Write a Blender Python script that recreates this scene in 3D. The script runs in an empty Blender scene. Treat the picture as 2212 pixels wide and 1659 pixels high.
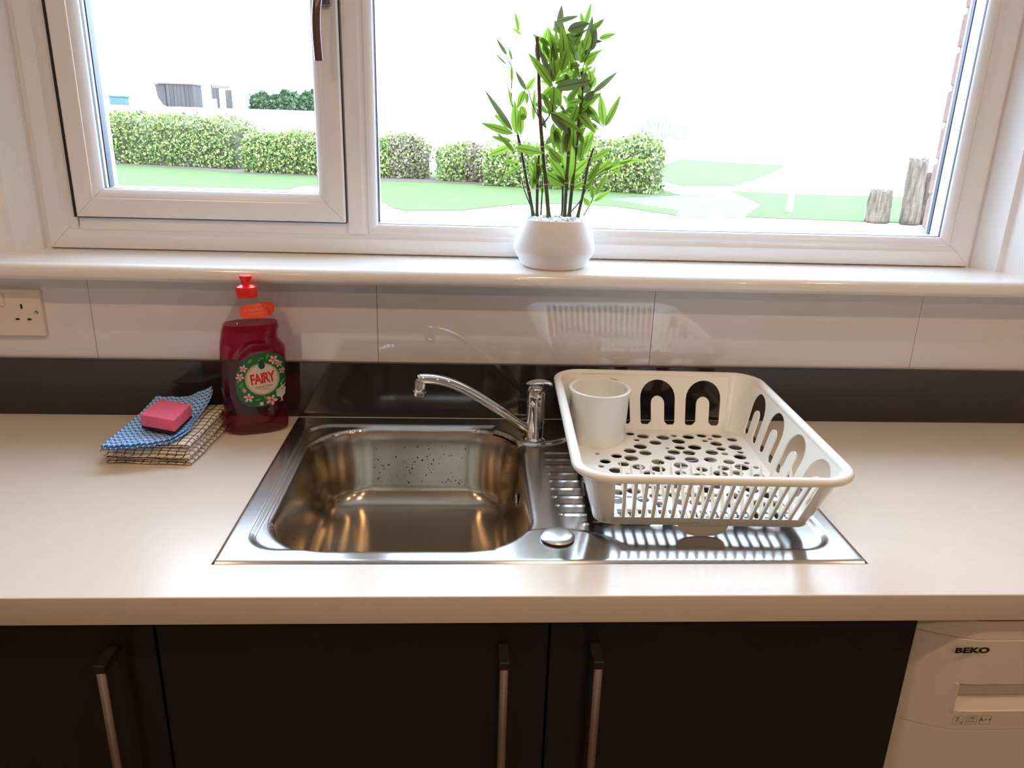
import bpy, bmesh, math, random
from mathutils import Vector, Matrix, Euler
random.seed(7)
S = bpy.context.scene
COL = S.collection
Z0 = 0.9                      # worktop top above the floor; builders below use heights relative to it
PI = math.pi

# ------------------------------------------------------------------ camera
cd = bpy.data.cameras.new('camera'); cam = bpy.data.objects.new('camera', cd); COL.objects.link(cam)
cam.location = (-0.1049, -1.4061, 0.5509 + Z0)
cam.rotation_euler = (1.2431, -0.0291, -0.0488)
cd.sensor_width = 36; cd.lens = 1653.1 / 2212 * 36; cd.clip_start = 0.02; cd.clip_end = 300
S.camera = cam
# ------------------------------------------------------------------ exposure
S.view_settings.view_transform = 'Standard'; S.view_settings.look = 'None'
S.view_settings.exposure = 0.0; S.view_settings.gamma = 1.0; S.view_settings.use_curve_mapping = False
S.cycles.use_denoising = True
S.cycles.max_bounces = 10; S.cycles.diffuse_bounces = 5; S.cycles.glossy_bounces = 5
S.cycles.transmission_bounces = 8; S.cycles.transparent_max_bounces = 16
S.cycles.caustics_reflective = False; S.cycles.caustics_refractive = False
S.cycles.sample_clamp_indirect = 8
# ------------------------------------------------------------------ world: bright overcast sky
SKY = 10.0
w = bpy.data.worlds.new('sky'); S.world = w; w.use_nodes = True
bg = w.node_tree.nodes['Background']; bg.inputs[0].default_value = (0.72, 0.89, 1.13, 1); bg.inputs[1].default_value = SKY
# ------------------------------------------------------------------ room lamps
def area(name, loc, size, power, col, rot=(0, 0, 0), shape='DISK', size_y=None):
    l = bpy.data.lights.new(name, 'AREA'); l.shape = shape; l.size = size; l.energy = power; l.color = col
    if size_y: l.size_y = size_y
    o = bpy.data.objects.new(name, l); COL.objects.link(o); o.location = loc; o.rotation_euler = rot
    return o
WARM = (1.0, 0.62, 0.33)
for i, (x, y) in enumerate([(-1.0, -1.1), (0.15, -1.1), (1.3, -1.1), (-1.0, -2.3), (0.15, -2.3), (1.3, -2.3)]):
    area('ceiling_spot_lamp', (x, y, 2.385), 0.07, 4.8, WARM)
# sky portal in the window opening (guides sampling of the sky only)
pl = area('window_sky_portal', (0.0, 0.21, 0.83 + Z0), 1.86, 1.0, (1, 1, 1), (-PI / 2, 0, 0), 'RECTANGLE', 1.1)
pl.data.cycles.is_portal = True

# ================================================================== helpers
def lin(c): return tuple(((v / 255) / 12.92 if v / 255 <= .04045 else ((v / 255 + .055) / 1.055) ** 2.4) for v in c)
def mat(name, col, rough=.5, metal=0., spec=.5, coat=0., bump=None, noise=None, trans=0., sub=0., aniso=0., ior=None, alpha=None):
    m = bpy.data.materials.new(name); m.use_nodes = True; nt = m.node_tree; b = nt.nodes['Principled BSDF']
    b.inputs['Base Color'].default_value = (*col[:3], 1); b.inputs['Roughness'].default_value = rough
    b.inputs['Metallic'].default_value = metal; b.inputs['Specular IOR Level'].default_value = spec
    b.inputs['Coat Weight'].default_value = coat; b.inputs['Transmission Weight'].default_value = trans
    b.inputs['Anisotropic'].default_value = aniso
    if ior: b.inputs['IOR'].default_value = ior
    if sub: b.inputs['Subsurface Weight'].default_value = sub; b.inputs['Subsurface Radius'].default_value = (.01, .01, .01)
    if bump or noise:
        tc = nt.nodes.new('ShaderNodeTexCoord')
    if bump:
        sc, st, di = bump
        n = nt.nodes.new('ShaderNodeTexNoise'); n.inputs['Scale'].default_value = sc; n.inputs['Detail'].default_value = 4
        bp = nt.nodes.new('ShaderNodeBump'); bp.inputs['Strength'].default_value = st; bp.inputs['Distance'].default_value = di
        nt.links.new(tc.outputs['Object'], n.inputs['Vector']); nt.links.new(n.outputs['Fac'], bp.inputs['Height']); nt.links.new(bp.outputs[0], b.inputs['Normal'])
    if noise:
        sc, c2 = noise[0], noise[1]
        n = nt.nodes.new('ShaderNodeTexNoise'); n.inputs['Scale'].default_value = sc; n.inputs['Detail'].default_value = 5
        if len(noise) > 2:
            mp = nt.nodes.new('ShaderNodeMapping'); mp.inputs['Scale'].default_value = noise[2]
            nt.links.new(tc.outputs['Object'], mp.inputs[0]); nt.links.new(mp.outputs[0], n.inputs['Vector'])
        else: nt.links.new(tc.outputs['Object'], n.inputs['Vector'])
        r = nt.nodes.new('ShaderNodeValToRGB'); r.color_ramp.elements[0].position = .35; r.color_ramp.elements[1].position = .65
        r.color_ramp.elements[0].color = (*col[:3], 1); r.color_ramp.elements[1].color = (*c2[:3], 1)
        nt.links.new(n.outputs['Fac'], r.inputs[0]); nt.links.new(r.outputs[0], b.inputs['Base Color'])
    return m
M = {}
M['worktop'] = mat('cream_laminate', (.77, .70, .60), .27, spec=.95, noise=(60, (.755, .685, .585)))
M['upvc'] = mat('white_upvc', (.85, .85, .86), .28, spec=.5)
M['sill'] = mat('gloss_white_sill', (.86, .85, .83), .14, spec=.5, coat=.3)
M['plaster'] = mat('white_plaster', (.80, .79, .77), .6, bump=(300, .1, .0006))
M['tile'] = mat('gloss_pale_panel', (.74, .735, .78), .04, spec=1.0)
M['dark_gloss'] = mat('charcoal_gloss', (.026, .026, .028), .07, spec=.6, noise=(14, (.031, .028, .029)))
M['door'] = mat('charcoal_door', (.016, .0165, .018), .16, spec=.45)
M['black'] = mat('black_rubber', (.012, .012, .014), .5)
M['spacer'] = mat('dark_blue_spacer', (.012, .012, .05), .35)
M['grout'] = mat('dark_joint', (.30, .27, .25), .8)
M['chrome'] = mat('polished_chrome', (.80, .80, .80), .04, metal=1)
M['handle_steel'] = mat('brushed_bar', (.62, .52, .46), .26, metal=1)
M['handle_dark'] = mat('dark_mount', (.05, .04, .038), .35, metal=.6)
M['win_handle'] = mat('dark_bronze', (.23, .16, .17), .16, metal=.85)
M['pot'] = mat('matt_white_ceramic', (.80, .79, .80), .5)
M['rack'] = mat('white_plastic', (.86, .855, .79), .22, spec=.5, sub=.0)
M['white_app'] = mat('white_enamel', (.78, .72, .66), .25)
M['app_seam'] = mat('appliance_seam', (.10, .09, .08), .6)
M['socket'] = mat('ivory_socket', (.74, .68, .62), .3)
M['print'] = mat('black_print', (.015, .015, .015), .5)
M['greyprint'] = mat('grey_print', (.16, .14, .13), .5)
M['red'] = mat('red_plastic', (.80, .02, .015), .22)
M['pink'] = mat('pink_foam', (.84, .15, .27), .85, bump=(700, .3, .0008), noise=(250, (.78, .13, .24)))
M['scour'] = mat('black_scourer', (.015, .016, .016), .9, bump=(900, 1., .002))
M['pebble'] = mat('pebble', (.75, .76, .74), .15, noise=(60, (.5, .53, .5)))
M['stem'] = mat('green_stem', (.05, .12, .03), .45, noise=(30, (.09, .06, .04)))
M['brownstem'] = mat('brown_stem', (.12, .06, .045), .5)
M['node'] = mat('stem_node', (.55, .35, .22), .5)
M['floor'] = mat('brown_floor', (.14, .09, .06), .35)
M['wallpaint'] = mat('cream_paint', (.45, .38, .30), .7)
M['ceil'] = mat('white_ceiling', (.82, .80, .76), .8)
M['concrete'] = mat('pale_concrete', (.50, .49, .47), .9, noise=(3, (.42, .41, .40)))
M['path'] = mat('grey_path', (.082, .078, .080), .9, noise=(1.2, (.105, .10, .098)))
M['grass'] = mat('lawn_grass', (.062, .102, .019), .95, noise=(1.5, (.075, .110, .023)), bump=(60, .8, .03))
M['leafcore'] = mat('hedge_inside', (.085, .085, .045), .95)
M['soil'] = mat('brown_soil', (.11, .075, .055), .95, noise=(6, (.07, .05, .04)))
M['bark'] = mat('grey_bark', (.165, .12, .085), .95, noise=(9, (.07, .05, .035), (3, 3, .4)), bump=(14, 1., .03))
M['shed'] = mat('weathered_dark_timber', (.055, .043, .043), .9, noise=(2, (.08, .065, .06), (4, 4, .3)))
M['shedroof'] = mat('shed_roof', (.16, .12, .09), .9)
M['teal'] = mat('teal_plastic', (.05, .105, .10), .6)
M['fence'] = mat('pale_fence', (.17, .14, .11), .9, noise=(2, (.21, .17, .13)))
M['brick'] = mat('red_brick', (.25, .15, .125), .9, noise=(40, (.20, .12, .10)), bump=(120, .6, .004))
M['mortar'] = mat('mortar', (.22, .20, .18), .95)

def steel(name, rough, col=(.62, .60, .575), an=.0, stretch=(6, 300, 60), tan=(0, 1, 0)):
    m = bpy.data.materials.new(name); m.use_nodes = True; nt = m.node_tree; b = nt.nodes['Principled BSDF']
    b.inputs['Base Color'].default_value = (*col, 1); b.inputs['Metallic'].default_value = 1; b.inputs['Roughness'].default_value = rough
    b.inputs['Anisotropic'].default_value = an
    cv = nt.nodes.new('ShaderNodeCombineXYZ'); [setattr(cv.inputs[i], 'default_value', tan[i]) for i in range(3)]; nt.links.new(cv.outputs[0], b.inputs['Tangent'])
    tc = nt.nodes.new('ShaderNodeTexCoord'); mp = nt.nodes.new('ShaderNodeMapping'); mp.inputs['Scale'].default_value = stretch
    n = nt.nodes.new('ShaderNodeTexNoise'); n.inputs['Scale'].default_value = 6; n.inputs['Detail'].default_value = 3
    mr = nt.nodes.new('ShaderNodeMapRange'); mr.inputs[3].default_value = rough * .8; mr.inputs[4].default_value = rough * 1.25
    nt.links.new(tc.outputs['Object'], mp.inputs[0]); nt.links.new(mp.outputs[0], n.inputs['Vector'])
    nt.links.new(n.outputs['Fac'], mr.inputs[0]); nt.links.new(mr.outputs[0], b.inputs['Roughness'])
    return m
M['steel'] = steel('satin_steel', .19, an=.75)
M['bowlsteel'] = steel('brushed_bowl_steel', .19, (.50, .445, .37), an=.55, tan=(0, .6, .8))
M['disc'] = steel('disc_steel', .32, (.66, .64, .62))

def glass_mix(name, tint, refl_rough=.0, ior=1.45, dark=None, fac=0.):
    """clear sheet: tinted pass-through plus fresnel reflection (and some coloured body scatter)"""
    m = bpy.data.materials.new(name); m.use_nodes = True; nt = m.node_tree; nt.nodes.clear()
    out = nt.nodes.new('ShaderNodeOutputMaterial'); t = nt.nodes.new('ShaderNodeBsdfTransparent'); t.inputs[0].default_value = (*tint, 1)
    g = nt.nodes.new('ShaderNodeBsdfGlossy'); g.inputs['Roughness'].default_value = refl_rough; g.inputs[0].default_value = (1, 1, 1, 1)
    f = nt.nodes.new('ShaderNodeFresnel')
    ge = nt.nodes.new('ShaderNodeNewGeometry'); im_ = nt.nodes.new('ShaderNodeMapRange')   # same reflectance from either side of a face
    im_.inputs[3].default_value = ior; im_.inputs[4].default_value = 1 / ior
    nt.links.new(ge.outputs['Backfacing'], im_.inputs[0]); nt.links.new(im_.outputs[0], f.inputs[0])
    mx = nt.nodes.new('ShaderNodeMixShader'); base = t
    if dark:
        d = nt.nodes.new('ShaderNodeBsdfDiffuse'); d.inputs[0].default_value = (*dark, 1)
        m2 = nt.nodes.new('ShaderNodeMixShader'); m2.inputs[0].default_value = fac
        nt.links.new(t.outputs[0], m2.inputs[1]); nt.links.new(d.outputs[0], m2.inputs[2]); base = m2
    nt.links.new(f.outputs[0], mx.inputs[0]); nt.links.new(base.outputs[0], mx.inputs[1]); nt.links.new(g.outputs[0], mx.inputs[2])
    nt.links.new(mx.outputs[0], out.inputs[0])
    return m
M['glass'] = glass_mix('window_glass', (.97, .985, .98))
M['clear'] = glass_mix('clear_plastic', (.93, .93, .92), ior=1.3)
M['liquid'] = glass_mix('magenta_liquid', (.80, .09, .27), ior=1.38, dark=(.18, .003, .05), fac=.11)
M['water'] = glass_mix('water_drop', (.20, .19, .17), ior=1.33)

def leaf_mat(name, col, mid, trans=.5, tcol=None):
    m = bpy.data.materials.new(name); m.use_nodes = True; nt = m.node_tree; nt.nodes.clear()
    out = nt.nodes.new('ShaderNodeOutputMaterial'); d = nt.nodes.new('ShaderNodeBsdfPrincipled'); tr = nt.nodes.new('ShaderNodeBsdfTranslucent')
    d.inputs['Roughness'].default_value = .4
    uv = nt.nodes.new('ShaderNodeUVMap'); sp = nt.nodes.new('ShaderNodeSeparateXYZ'); nt.links.new(uv.outputs[0], sp.inputs[0])
    s = nt.nodes.new('ShaderNodeMath'); s.operation = 'SUBTRACT'; s.inputs[1].default_value = .5; nt.links.new(sp.outputs[1], s.inputs[0])
    a = nt.nodes.new('ShaderNodeMath'); a.operation = 'ABSOLUTE'; nt.links.new(s.outputs[0], a.inputs[0])
    oi = nt.nodes.new('ShaderNodeObjectInfo')
    r = nt.nodes.new('ShaderNodeValToRGB'); r.color_ramp.elements[0].position = .03; r.color_ramp.elements[1].position = .09
    r.color_ramp.elements[0].color = (*mid, 1); r.color_ramp.elements[1].color = (*col, 1); nt.links.new(a.outputs[0], r.inputs[0])
    hv = nt.nodes.new('ShaderNodeHueSaturation'); mr = nt.nodes.new('ShaderNodeMapRange'); mr.inputs[3].default_value = .55; mr.inputs[4].default_value = 1.25
    nt.links.new(oi.outputs['Random'], mr.inputs[0]); nt.links.new(mr.outputs[0], hv.inputs['Value']); nt.links.new(r.outputs[0], hv.inputs['Color'])
    nt.links.new(hv.outputs[0], d.inputs['Base Color']); nt.links.new(hv.outputs[0], tr.inputs[0])
    mx = nt.nodes.new('ShaderNodeMixShader'); mx.inputs[0].default_value = trans
    nt.links.new(d.outputs[0], mx.inputs[1]); nt.links.new(tr.outputs[0], mx.inputs[2]); nt.links.new(mx.outputs[0], out.inputs[0])
    return m
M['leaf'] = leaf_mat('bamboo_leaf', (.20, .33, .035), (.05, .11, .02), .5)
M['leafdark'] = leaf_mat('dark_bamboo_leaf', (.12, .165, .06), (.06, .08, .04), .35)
def hedge_mat(name, c1, c2, c3):
    m = bpy.data.materials.new(name); m.use_nodes = True; nt = m.node_tree; b = nt.nodes['Principled BSDF']; b.inputs['Roughness'].default_value = .7
    g = nt.nodes.new('ShaderNodeNewGeometry'); r = nt.nodes.new('ShaderNodeValToRGB')
    r.color_ramp.elements[0].color = (*c1, 1); r.color_ramp.elements[1].color = (*c3, 1); e = r.color_ramp.elements.new(.5); e.color = (*c2, 1)
    nt.links.new(g.outputs['Random Per Island'], r.inputs[0]); nt.links.new(r.outputs[0], b.inputs['Base Color'])
    return m
M['hedge'] = hedge_mat('hedge_leaf', (.08, .12, .03), (.21, .28, .075), (.48, .47, .17))
M['hedgered'] = hedge_mat('hedge_brown_leaf', (.16, .11, .08), (.28, .22, .15), (.30, .33, .16))
M['hedgefar'] = hedge_mat('far_hedge_leaf', (.045, .075, .03), (.06, .10, .04), (.08, .12, .05))

def tag(o, label=None, cat=None, group=None, kind=None):
    if label: o['label'] = label
    if cat: o['category'] = cat
    if group: o['group'] = group
    if kind: o['kind'] = kind
    return o
def empty(name, loc=(0, 0, 0), rz=0, **k):
    o = bpy.data.objects.new(name, None); COL.objects.link(o); o.location = loc; o.rotation_euler = (0, 0, rz); o.empty_display_size = .05
    return tag(o, **k)
def link(name, me, m=None, parent=None, loc=None, smooth=False, **k):
    o = bpy.data.objects.new(name, me); COL.objects.link(o)
    if m is not None and not me.materials: me.materials.append(m)
    if parent: o.parent = parent
    if loc: o.location = loc
    if smooth:
        for p in me.polygons: p.use_smooth = True
    return tag(o, **k)
def finish(bm, name):
    me = bpy.data.meshes.new(name); bm.normal_update(); bm.to_mesh(me); bm.free(); return me
def pyd(name, v, f):
    me = bpy.data.meshes.new(name); me.from_pydata(v, [], f); me.update(); return me
def obj(name, bm, m, parent=None, smooth=False, **k):
    return link(name, finish(bm, name), m, parent, smooth=smooth, **k)
def autosmooth(o, ang=35):
    me = o.data
    for p in me.polygons: p.use_smooth = True
    bm = bmesh.new(); bm.from_mesh(me)
    for e in bm.edges:
        if len(e.link_faces) == 2 and e.calc_face_angle(0) > math.radians(ang): e.smooth = False
    bm.to_mesh(me); bm.free(); return o
def box(bm, x0, x1, y0, y1, z0, z1, bev=0, seg=2, rot=None):
    r = bmesh.ops.create_cube(bm, size=1); vs = r['verts']
    for v in vs: v.co = Vector(((x0 + x1) / 2 + v.co.x * (x1 - x0), (y0 + y1) / 2 + v.co.y * (y1 - y0), (z0 + z1) / 2 + v.co.z * (z1 - z0)))
    if bev:
        es = list({e for v in vs for e in v.link_edges})
        r = bmesh.ops.bevel(bm, geom=es, offset=bev, segments=seg, affect='EDGES', profile=.5)
        vs = [v for v in r['verts']]
    return bm
def B(*a, **k): bm = bmesh.new(); return box(bm, *a, **k)
def lathe(bm, prof, n=32, c=(0, 0), sx=1, sy=1):
    rows = []
    for r, z in prof:
        rows.append([bm.verts.new((c[0] + sx * r * math.cos(2 * PI * i / n), c[1] + sy * r * math.sin(2 * PI * i / n), z)) for i in range(n)] if r > 1e-6 else [bm.verts.new((c[0], c[1], z))])
    for a, b in zip(rows, rows[1:]):
        for i in range(n):
            j = (i + 1) % n
            if len(a) == 1 and len(b) == 1: continue
            if len(a) == 1: bm.faces.new((a[0], b[j], b[i]))
            elif len(b) == 1: bm.faces.new((a[i], a[j], b[0]))
            else: bm.faces.new((a[i], a[j], b[j], b[i]))
    return bm
def L(prof, n=32, **k): return lathe(bmesh.new(), prof, n, **k)
def spline(pts, n=8):
    P = [Vector(p) for p in pts]; P = [2 * P[0] - P[1]] + P + [2 * P[-1] - P[-2]]; out = []
    for i in range(1, len(P) - 2):
        for k in range(n):
            t = k / n; a, b, c, d = P[i - 1:i + 3]
            out.append(.5 * ((2 * b) + (-a + c) * t + (2 * a - 5 * b + 4 * c - d) * t * t + (-a + 3 * b - 3 * c + d) * t ** 3))
    out.append(P[-2]); return out
def tube(bm, pts, rad, n=12, caps=True, closed=False, up=Vector((0, 0, 1)), sq=(1, 1)):
    m = len(pts); rows = []
    for i, p in enumerate(pts):
        a = pts[(i - 1) % m] if closed or i else pts[0]; b = pts[(i + 1) % m] if closed or i < m - 1 else pts[-1]
        t = (b - a).normalized(); s = t.cross(up)
        if s.length < 1e-4: s = t.cross(Vector((0, 1, 0)))
        s.normalize(); u = s.cross(t).normalized(); r = rad[i] if isinstance(rad, (list, tuple)) else rad
        rows.append([bm.verts.new(p + s * (r * sq[0] * math.cos(2 * PI * k / n)) + u * (r * sq[1] * math.sin(2 * PI * k / n))) for k in range(n)])
    for i in range(m if closed else m - 1):
        a, b = rows[i], rows[(i + 1) % m]
        for k in range(n): bm.faces.new((a[k], a[(k + 1) % n], b[(k + 1) % n], b[k]))
    if caps and not closed: bm.faces.new(rows[0][::-1]); bm.faces.new(rows[-1])
    return bm
def flat(name, loops, thick=0, res=12):
    """filled 2-D outlines (first outer, the rest holes) as a mesh in XY, thickness along Z"""
    cu = bpy.data.curves.new(name, 'CURVE'); cu.dimensions = '2D'; cu.fill_mode = 'BOTH' if thick else 'FRONT'; cu.extrude = thick / 2
    for lp in loops:
        s = cu.splines.new('POLY'); s.points.add(len(lp) - 1)
        for i, p in enumerate(lp): s.points[i].co = (p[0], p[1], 0, 1)
        s.use_cyclic_u = True
    o = bpy.data.objects.new('tmp', cu); COL.objects.link(o); bpy.context.view_layer.update()
    me = bpy.data.meshes.new_from_object(o.evaluated_get(bpy.context.evaluated_depsgraph_get())); me.name = name
    bpy.data.objects.remove(o); bpy.data.curves.remove(cu); me.materials.clear()
    return me
def text_mesh(name, body, size, sx=1., bold=0., spacing=1.):
    cu = bpy.data.curves.new(name, 'FONT'); cu.body = body; cu.size = size; cu.align_x = 'CENTER'; cu.align_y = 'CENTER'; cu.offset = bold; cu.space_character = spacing
    cu.resolution_u = 4
    o = bpy.data.objects.new('tmp', cu); COL.objects.link(o); bpy.context.view_layer.update()
    me = bpy.data.meshes.new_from_object(o.evaluated_get(bpy.context.evaluated_depsgraph_get())); me.name = name
    bpy.data.objects.remove(o); bpy.data.curves.remove(cu); me.materials.clear()
    for v in me.vertices: v.co.x *= sx
    return me
def circ(x, y, r, n=24, ry=None): return [(x + r * math.cos(2 * PI * i / n), y + (ry or r) * math.sin(2 * PI * i / n)) for i in range(n)]
def rrect(cx, cy, hx, hy, r, n=8):
    out = []
    for qx, qy, a0 in ((1, 1, 0), (-1, 1, 90), (-1, -1, 180), (1, -1, 270)):
        for i in range(n + 1):
            a = math.radians(a0 + 90 * i / n); out.append((cx + qx * (hx - r) + r * math.cos(a), cy + qy * (hy - r) + r * math.sin(a)))
    return out
def struct(name, bm, m, **k): return obj(name, bm, m, kind='structure', **k)

# ================================================================== room shell
XW = 2.1; YB = -3.3
struct('floor', B(-XW, XW, YB, .3, -.05, 0), M['floor'])
struct('ceiling', B(-XW, XW, YB, .3, 2.4, 2.45), M['ceil'])
struct('wall_left', B(-XW - .1, -XW, YB, .3, 0, 2.4), M['wallpaint'])
struct('wall_right', B(XW, XW + .1, YB, .3, 0, 2.4), M['wallpaint'])
struct('wall_front', B(-XW, XW, YB - .1, YB, 0, 2.4), M['wallpaint'])
SILL = .297
wx0, wx1, wz1 = -.98, .985, 1.36
bm = bmesh.new()
box(bm, -XW, XW, .024, .30, 0, Z0 + SILL - .030)
box(bm, -XW, wx0, .024, .30, Z0 + SILL - .030, 2.4); box(bm, wx1, XW, .024, .30, Z0 + SILL - .030, 2.4)
box(bm, wx0, wx1, .024, .30, Z0 + wz1, 2.4)
struct('wall_back', bm, M['plaster'])
# window reveal linings: two steps each side
def poly_prism(pts, z0, z1):
    bm = bmesh.new(); a = [bm.verts.new((x, y, z0)) for x, y in pts]; b = [bm.verts.new((x, y, z1)) for x, y in pts]; n = len(pts)
    bm.faces.new(a[::-1]); bm.faces.new(b)
    for i in range(n): bm.faces.new((a[i], a[(i + 1) % n], b[(i + 1) % n], b[i]))
    bmesh.ops.recalc_face_normals(bm, faces=bm.faces); return bm
struct('trim_1', poly_prism([(.928, .19), (.928, .122), (.950, .076), (.962, .074), (.965, .068), (.985, .022), (.999, .022), (.999, .19)], Z0 + SILL, Z0 + wz1), M['upvc'])
struct('trim_2', poly_prism([(-.928, .19), (-.928, .118), (-.956, .074), (-.972, .080), (-.975, .074), (-.99, .022), (-1.01, .022), (-1.01, .19)][::-1], Z0 + SILL, Z0 + wz1), M['upvc'])

# large glossy wall panels between sill and upstand
seams = [-2.09, -1.33, -.804, -.28, .246, .772, 1.298, 2.09]
wp = tag(struct('wall_panelling', B(-2.095, 2.095, .0185, .0235, Z0 + .06, Z0 + SILL - .031), M['grout']), kind='structure')
for a, b in zip(seams, seams[1:]):
    obj('panel', B(a + .0004, b - .0004, .011, .0184, Z0 + .055, Z0 + SILL - .031, bev=.0006, seg=1), M['tile'], wp)

# sill with bullnose
def sill_prof():
    p = [(.135, SILL), (-.028, SILL)]
    for i in range(0, 9):
        a = PI / 2 + PI * i / 8; p.append((-.028 + .0145 * math.cos(a), SILL - .0152 + .0152 * math.sin(a)))
    p += [(.135, SILL - .0304)]
    return p
bm = bmesh.new(); pr = sill_prof(); rr = [[bm.verts.new((x, y, z + Z0)) for y, z in pr] for x in (-1.25, 1.004)]
for i in range(len(pr)): j = (i + 1) % len(pr); bm.faces.new((rr[0][i], rr[0][j], rr[1][j], rr[1][i]))
bm.faces.new(rr[0]); bm.faces.new(rr[1][::-1]); bmesh.ops.recalc_face_normals(bm, faces=bm.faces)
sillo = autosmooth(obj('window_sill', bm, M['sill'], kind='structure', label='glossy white window sill with rounded front edge under the window'), 30)

# ------------------------------------------------------------------ window
def ring(x0, x1, z0, z1, prof, gap=.0003, sides='LRBT'):
    """mitred frame: prof = [(inward offset, y)...] closed outline"""
    bm = bmesh.new(); n = len(prof)
    def side(P0, P1):  # functions offset->corner
        a = [bm.verts.new(P0(o, y)) for o, y in prof]; b = [bm.verts.new(P1(o, y)) for o, y in prof]
        for i in range(n): j = (i + 1) % n; bm.faces.new((a[i], a[j], b[j], b[i]))
        bm.faces.new(a); bm.faces.new(b[::-1])
    g = gap
    if 'B' in sides: side(lambda o, y: (x0 + o + g, y, z0 + o), lambda o, y: (x1 - o - g, y, z0 + o))
    if 'T' in sides: side(lambda o, y: (x0 + o + g, y, z1 - o), lambda o, y: (x1 - o - g, y, z1 - o))
    if 'L' in sides: side(lambda o, y: (x0 + o, y, z0 + o + g), lambda o, y: (x0 + o, y, z1 - o - g))
    if 'R' in sides: side(lambda o, y: (x1 - o, y, z0 + o + g), lambda o, y: (x1 - o, y, z1 - o - g))
    bmesh.ops.recalc_face_normals(bm, faces=bm.faces); return bm
W = empty('window_1', (0, .15, Z0 + .29), kind='structure', label='white plastic two-part window above the sink')
def wpart(name, bm, m, parent=W, smooth=None, **k):
    for v in bm.verts: v.co.y -= .15; v.co.z -= .29
    o = obj(name, bm, m, parent, **k)
    if smooth: autosmooth(o, smooth)
    return o
wt = 1.352
# outer frame as four members (left, right, bottom, top) and mullion
op = [(0, .20), (0, .131), (.003, .129), (.013, .129), (.016, .121), (.019, .120), (.044, .120), (.047, .123), (.058, .126), (.058, .20)]
for sd in 'LRBT': wpart('frame', ring(-.930, .934, .284, wt, op, sides=sd), M['upvc'], smooth=40)
bm = bmesh.new()
mp = [(-.357, .20), (-.357, .127), (-.345, .123), (-.343, .120), (-.316, .120), (-.313, .123), (-.306, .126), (-.306, .20)]
a = [bm.verts.new((x, y, .338)) for x, y in mp]; b = [bm.verts.new((x, y, wt - .05)) for x, y in mp]
for i in range(len(mp)): j = (i + 1) % len(mp); bm.faces.new((a[i], a[j], b[j], b[i]))
bm.faces.new(a); bm.faces.new(b[::-1]); bmesh.ops.recalc_face_normals(bm, faces=bm.faces)
wpart('mullion', bm, M['upvc'], smooth=40)
wpart('sash_rebate', B(-.874, -.8583, .122, .19, .336, wt - .05, bev=.002), M['upvc'])
wpart('sash_rebate', B(-.8559, -.350, .122, .19, .335, .3585, bev=.002), M['upvc'])
# opening sash on the left
sp = [(0, .185), (0, .1125), (.003, .109), (.0325, .109), (.035, .1105), (.0355, .112), (.0375, .1125), (.050, .122), (.0525, .127), (.0525, .185)]
sx0, sx1, sz0, sz1 = -.8535, -.3475, .3605, wt - .055
wpart('gasket', ring(sx0 - .0022, sx1 + .0012, sz0 - .0016, sz1, [(0, .16), (0, .117), (.006, .117), (.006, .16)]), M['black'], label='thin black rubber gasket around the opening sash')
for sd in 'LRBT': wpart('sash', ring(sx0, sx1, sz0, sz1, sp, sides=sd), M['upvc'], smooth=40)
wpart('gasket', B(-.8582, -.8532, .1116, .16, sz0 - .001, sz1), M['black'], label='black rubber gasket up the left side of the sash')
wpart('spacer', ring(sx0 + .051, sx1 - .051, sz0 + .051, sz1 - .051, [(0, .165), (0, .145), (.0035, .145), (.0035, .165)], sides='LR'), M['spacer'], label='dark blue glazing strip')
wpart('pane', B(sx0 + .050, sx1 - .050, .1505, .1515, sz0 + .050, sz1 - .050), M['glass'])
wpart('seal', ring(sx0 + .0515, sx1 - .0515, sz0 + .0515, sz1 - .0515, [(0, .135), (0, .1272), (.0014, .1272), (.0014, .135)]), M['black'])
# fixed light on the right
fx0, fx1, fz0, fz1 = -.3065, .8745, .338, wt - .058
bp = [(0, .19), (0, .1245), (.0015, .1225), (.003, .1225), (.0155, .130), (.0185, .135), (.0185, .19)]
for sd in 'LRBT': wpart('glazing_bead', ring(fx0, fx1, fz0, fz1, bp, sides=sd), M['upvc'], smooth=40)
wpart('seal', ring(fx0 + .0178, fx1 - .0178, fz0 + .0178, fz1 - .0178, [(0, .140), (0, .1352), (.0014, .1352), (.0014, .140)]), M['black'])
wpart('spacer', ring(fx0 + .0175, fx1 - .0175, fz0 + .0175, fz1 - .0175, [(0, .182), (0, .172), (.0032, .172), (.0032, .182)], sides='R'), M['spacer'], label='dark blue glazing strip')
wpart('spacer', ring(fx0 + .0175, fx1 - .0175, fz0 + .0175, fz1 - .0175, [(0, .165), (0, .148), (.003, .148), (.003, .165)], sides='L'), M['spacer'], label='dark blue glazing strip')
wpart('pane', B(fx0 + .0175, fx1 - .0175, .1535, .1545, fz0 + .0175, fz1 - .0175), M['glass'])
# dark lever handle on the sash stile
hb = bmesh.new(); box(hb, -.383, -.357, .098, .1095, .738, .86, bev=.004, seg=3)
h = wpart('handle', hb, M['win_handle'], smooth=40, label='dark metallic window handle base')
bm = bmesh.new()
tube(bm, spline([(-.366, .100, .775), (-.368, .080, .770), (-.373, .069, .748), (-.3768, .066, .715), (-.3772, .066, .680), (-.376, .068, .646)], 6), [.0080] * 31, n=16, up=Vector((1, 0, 0)), sq=(.75, 1))
for v in bm.verts: v.co.y -= .15; v.co.z -= .29
autosmooth(obj('lever', bm, M['win_handle'], h), 50)

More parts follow.
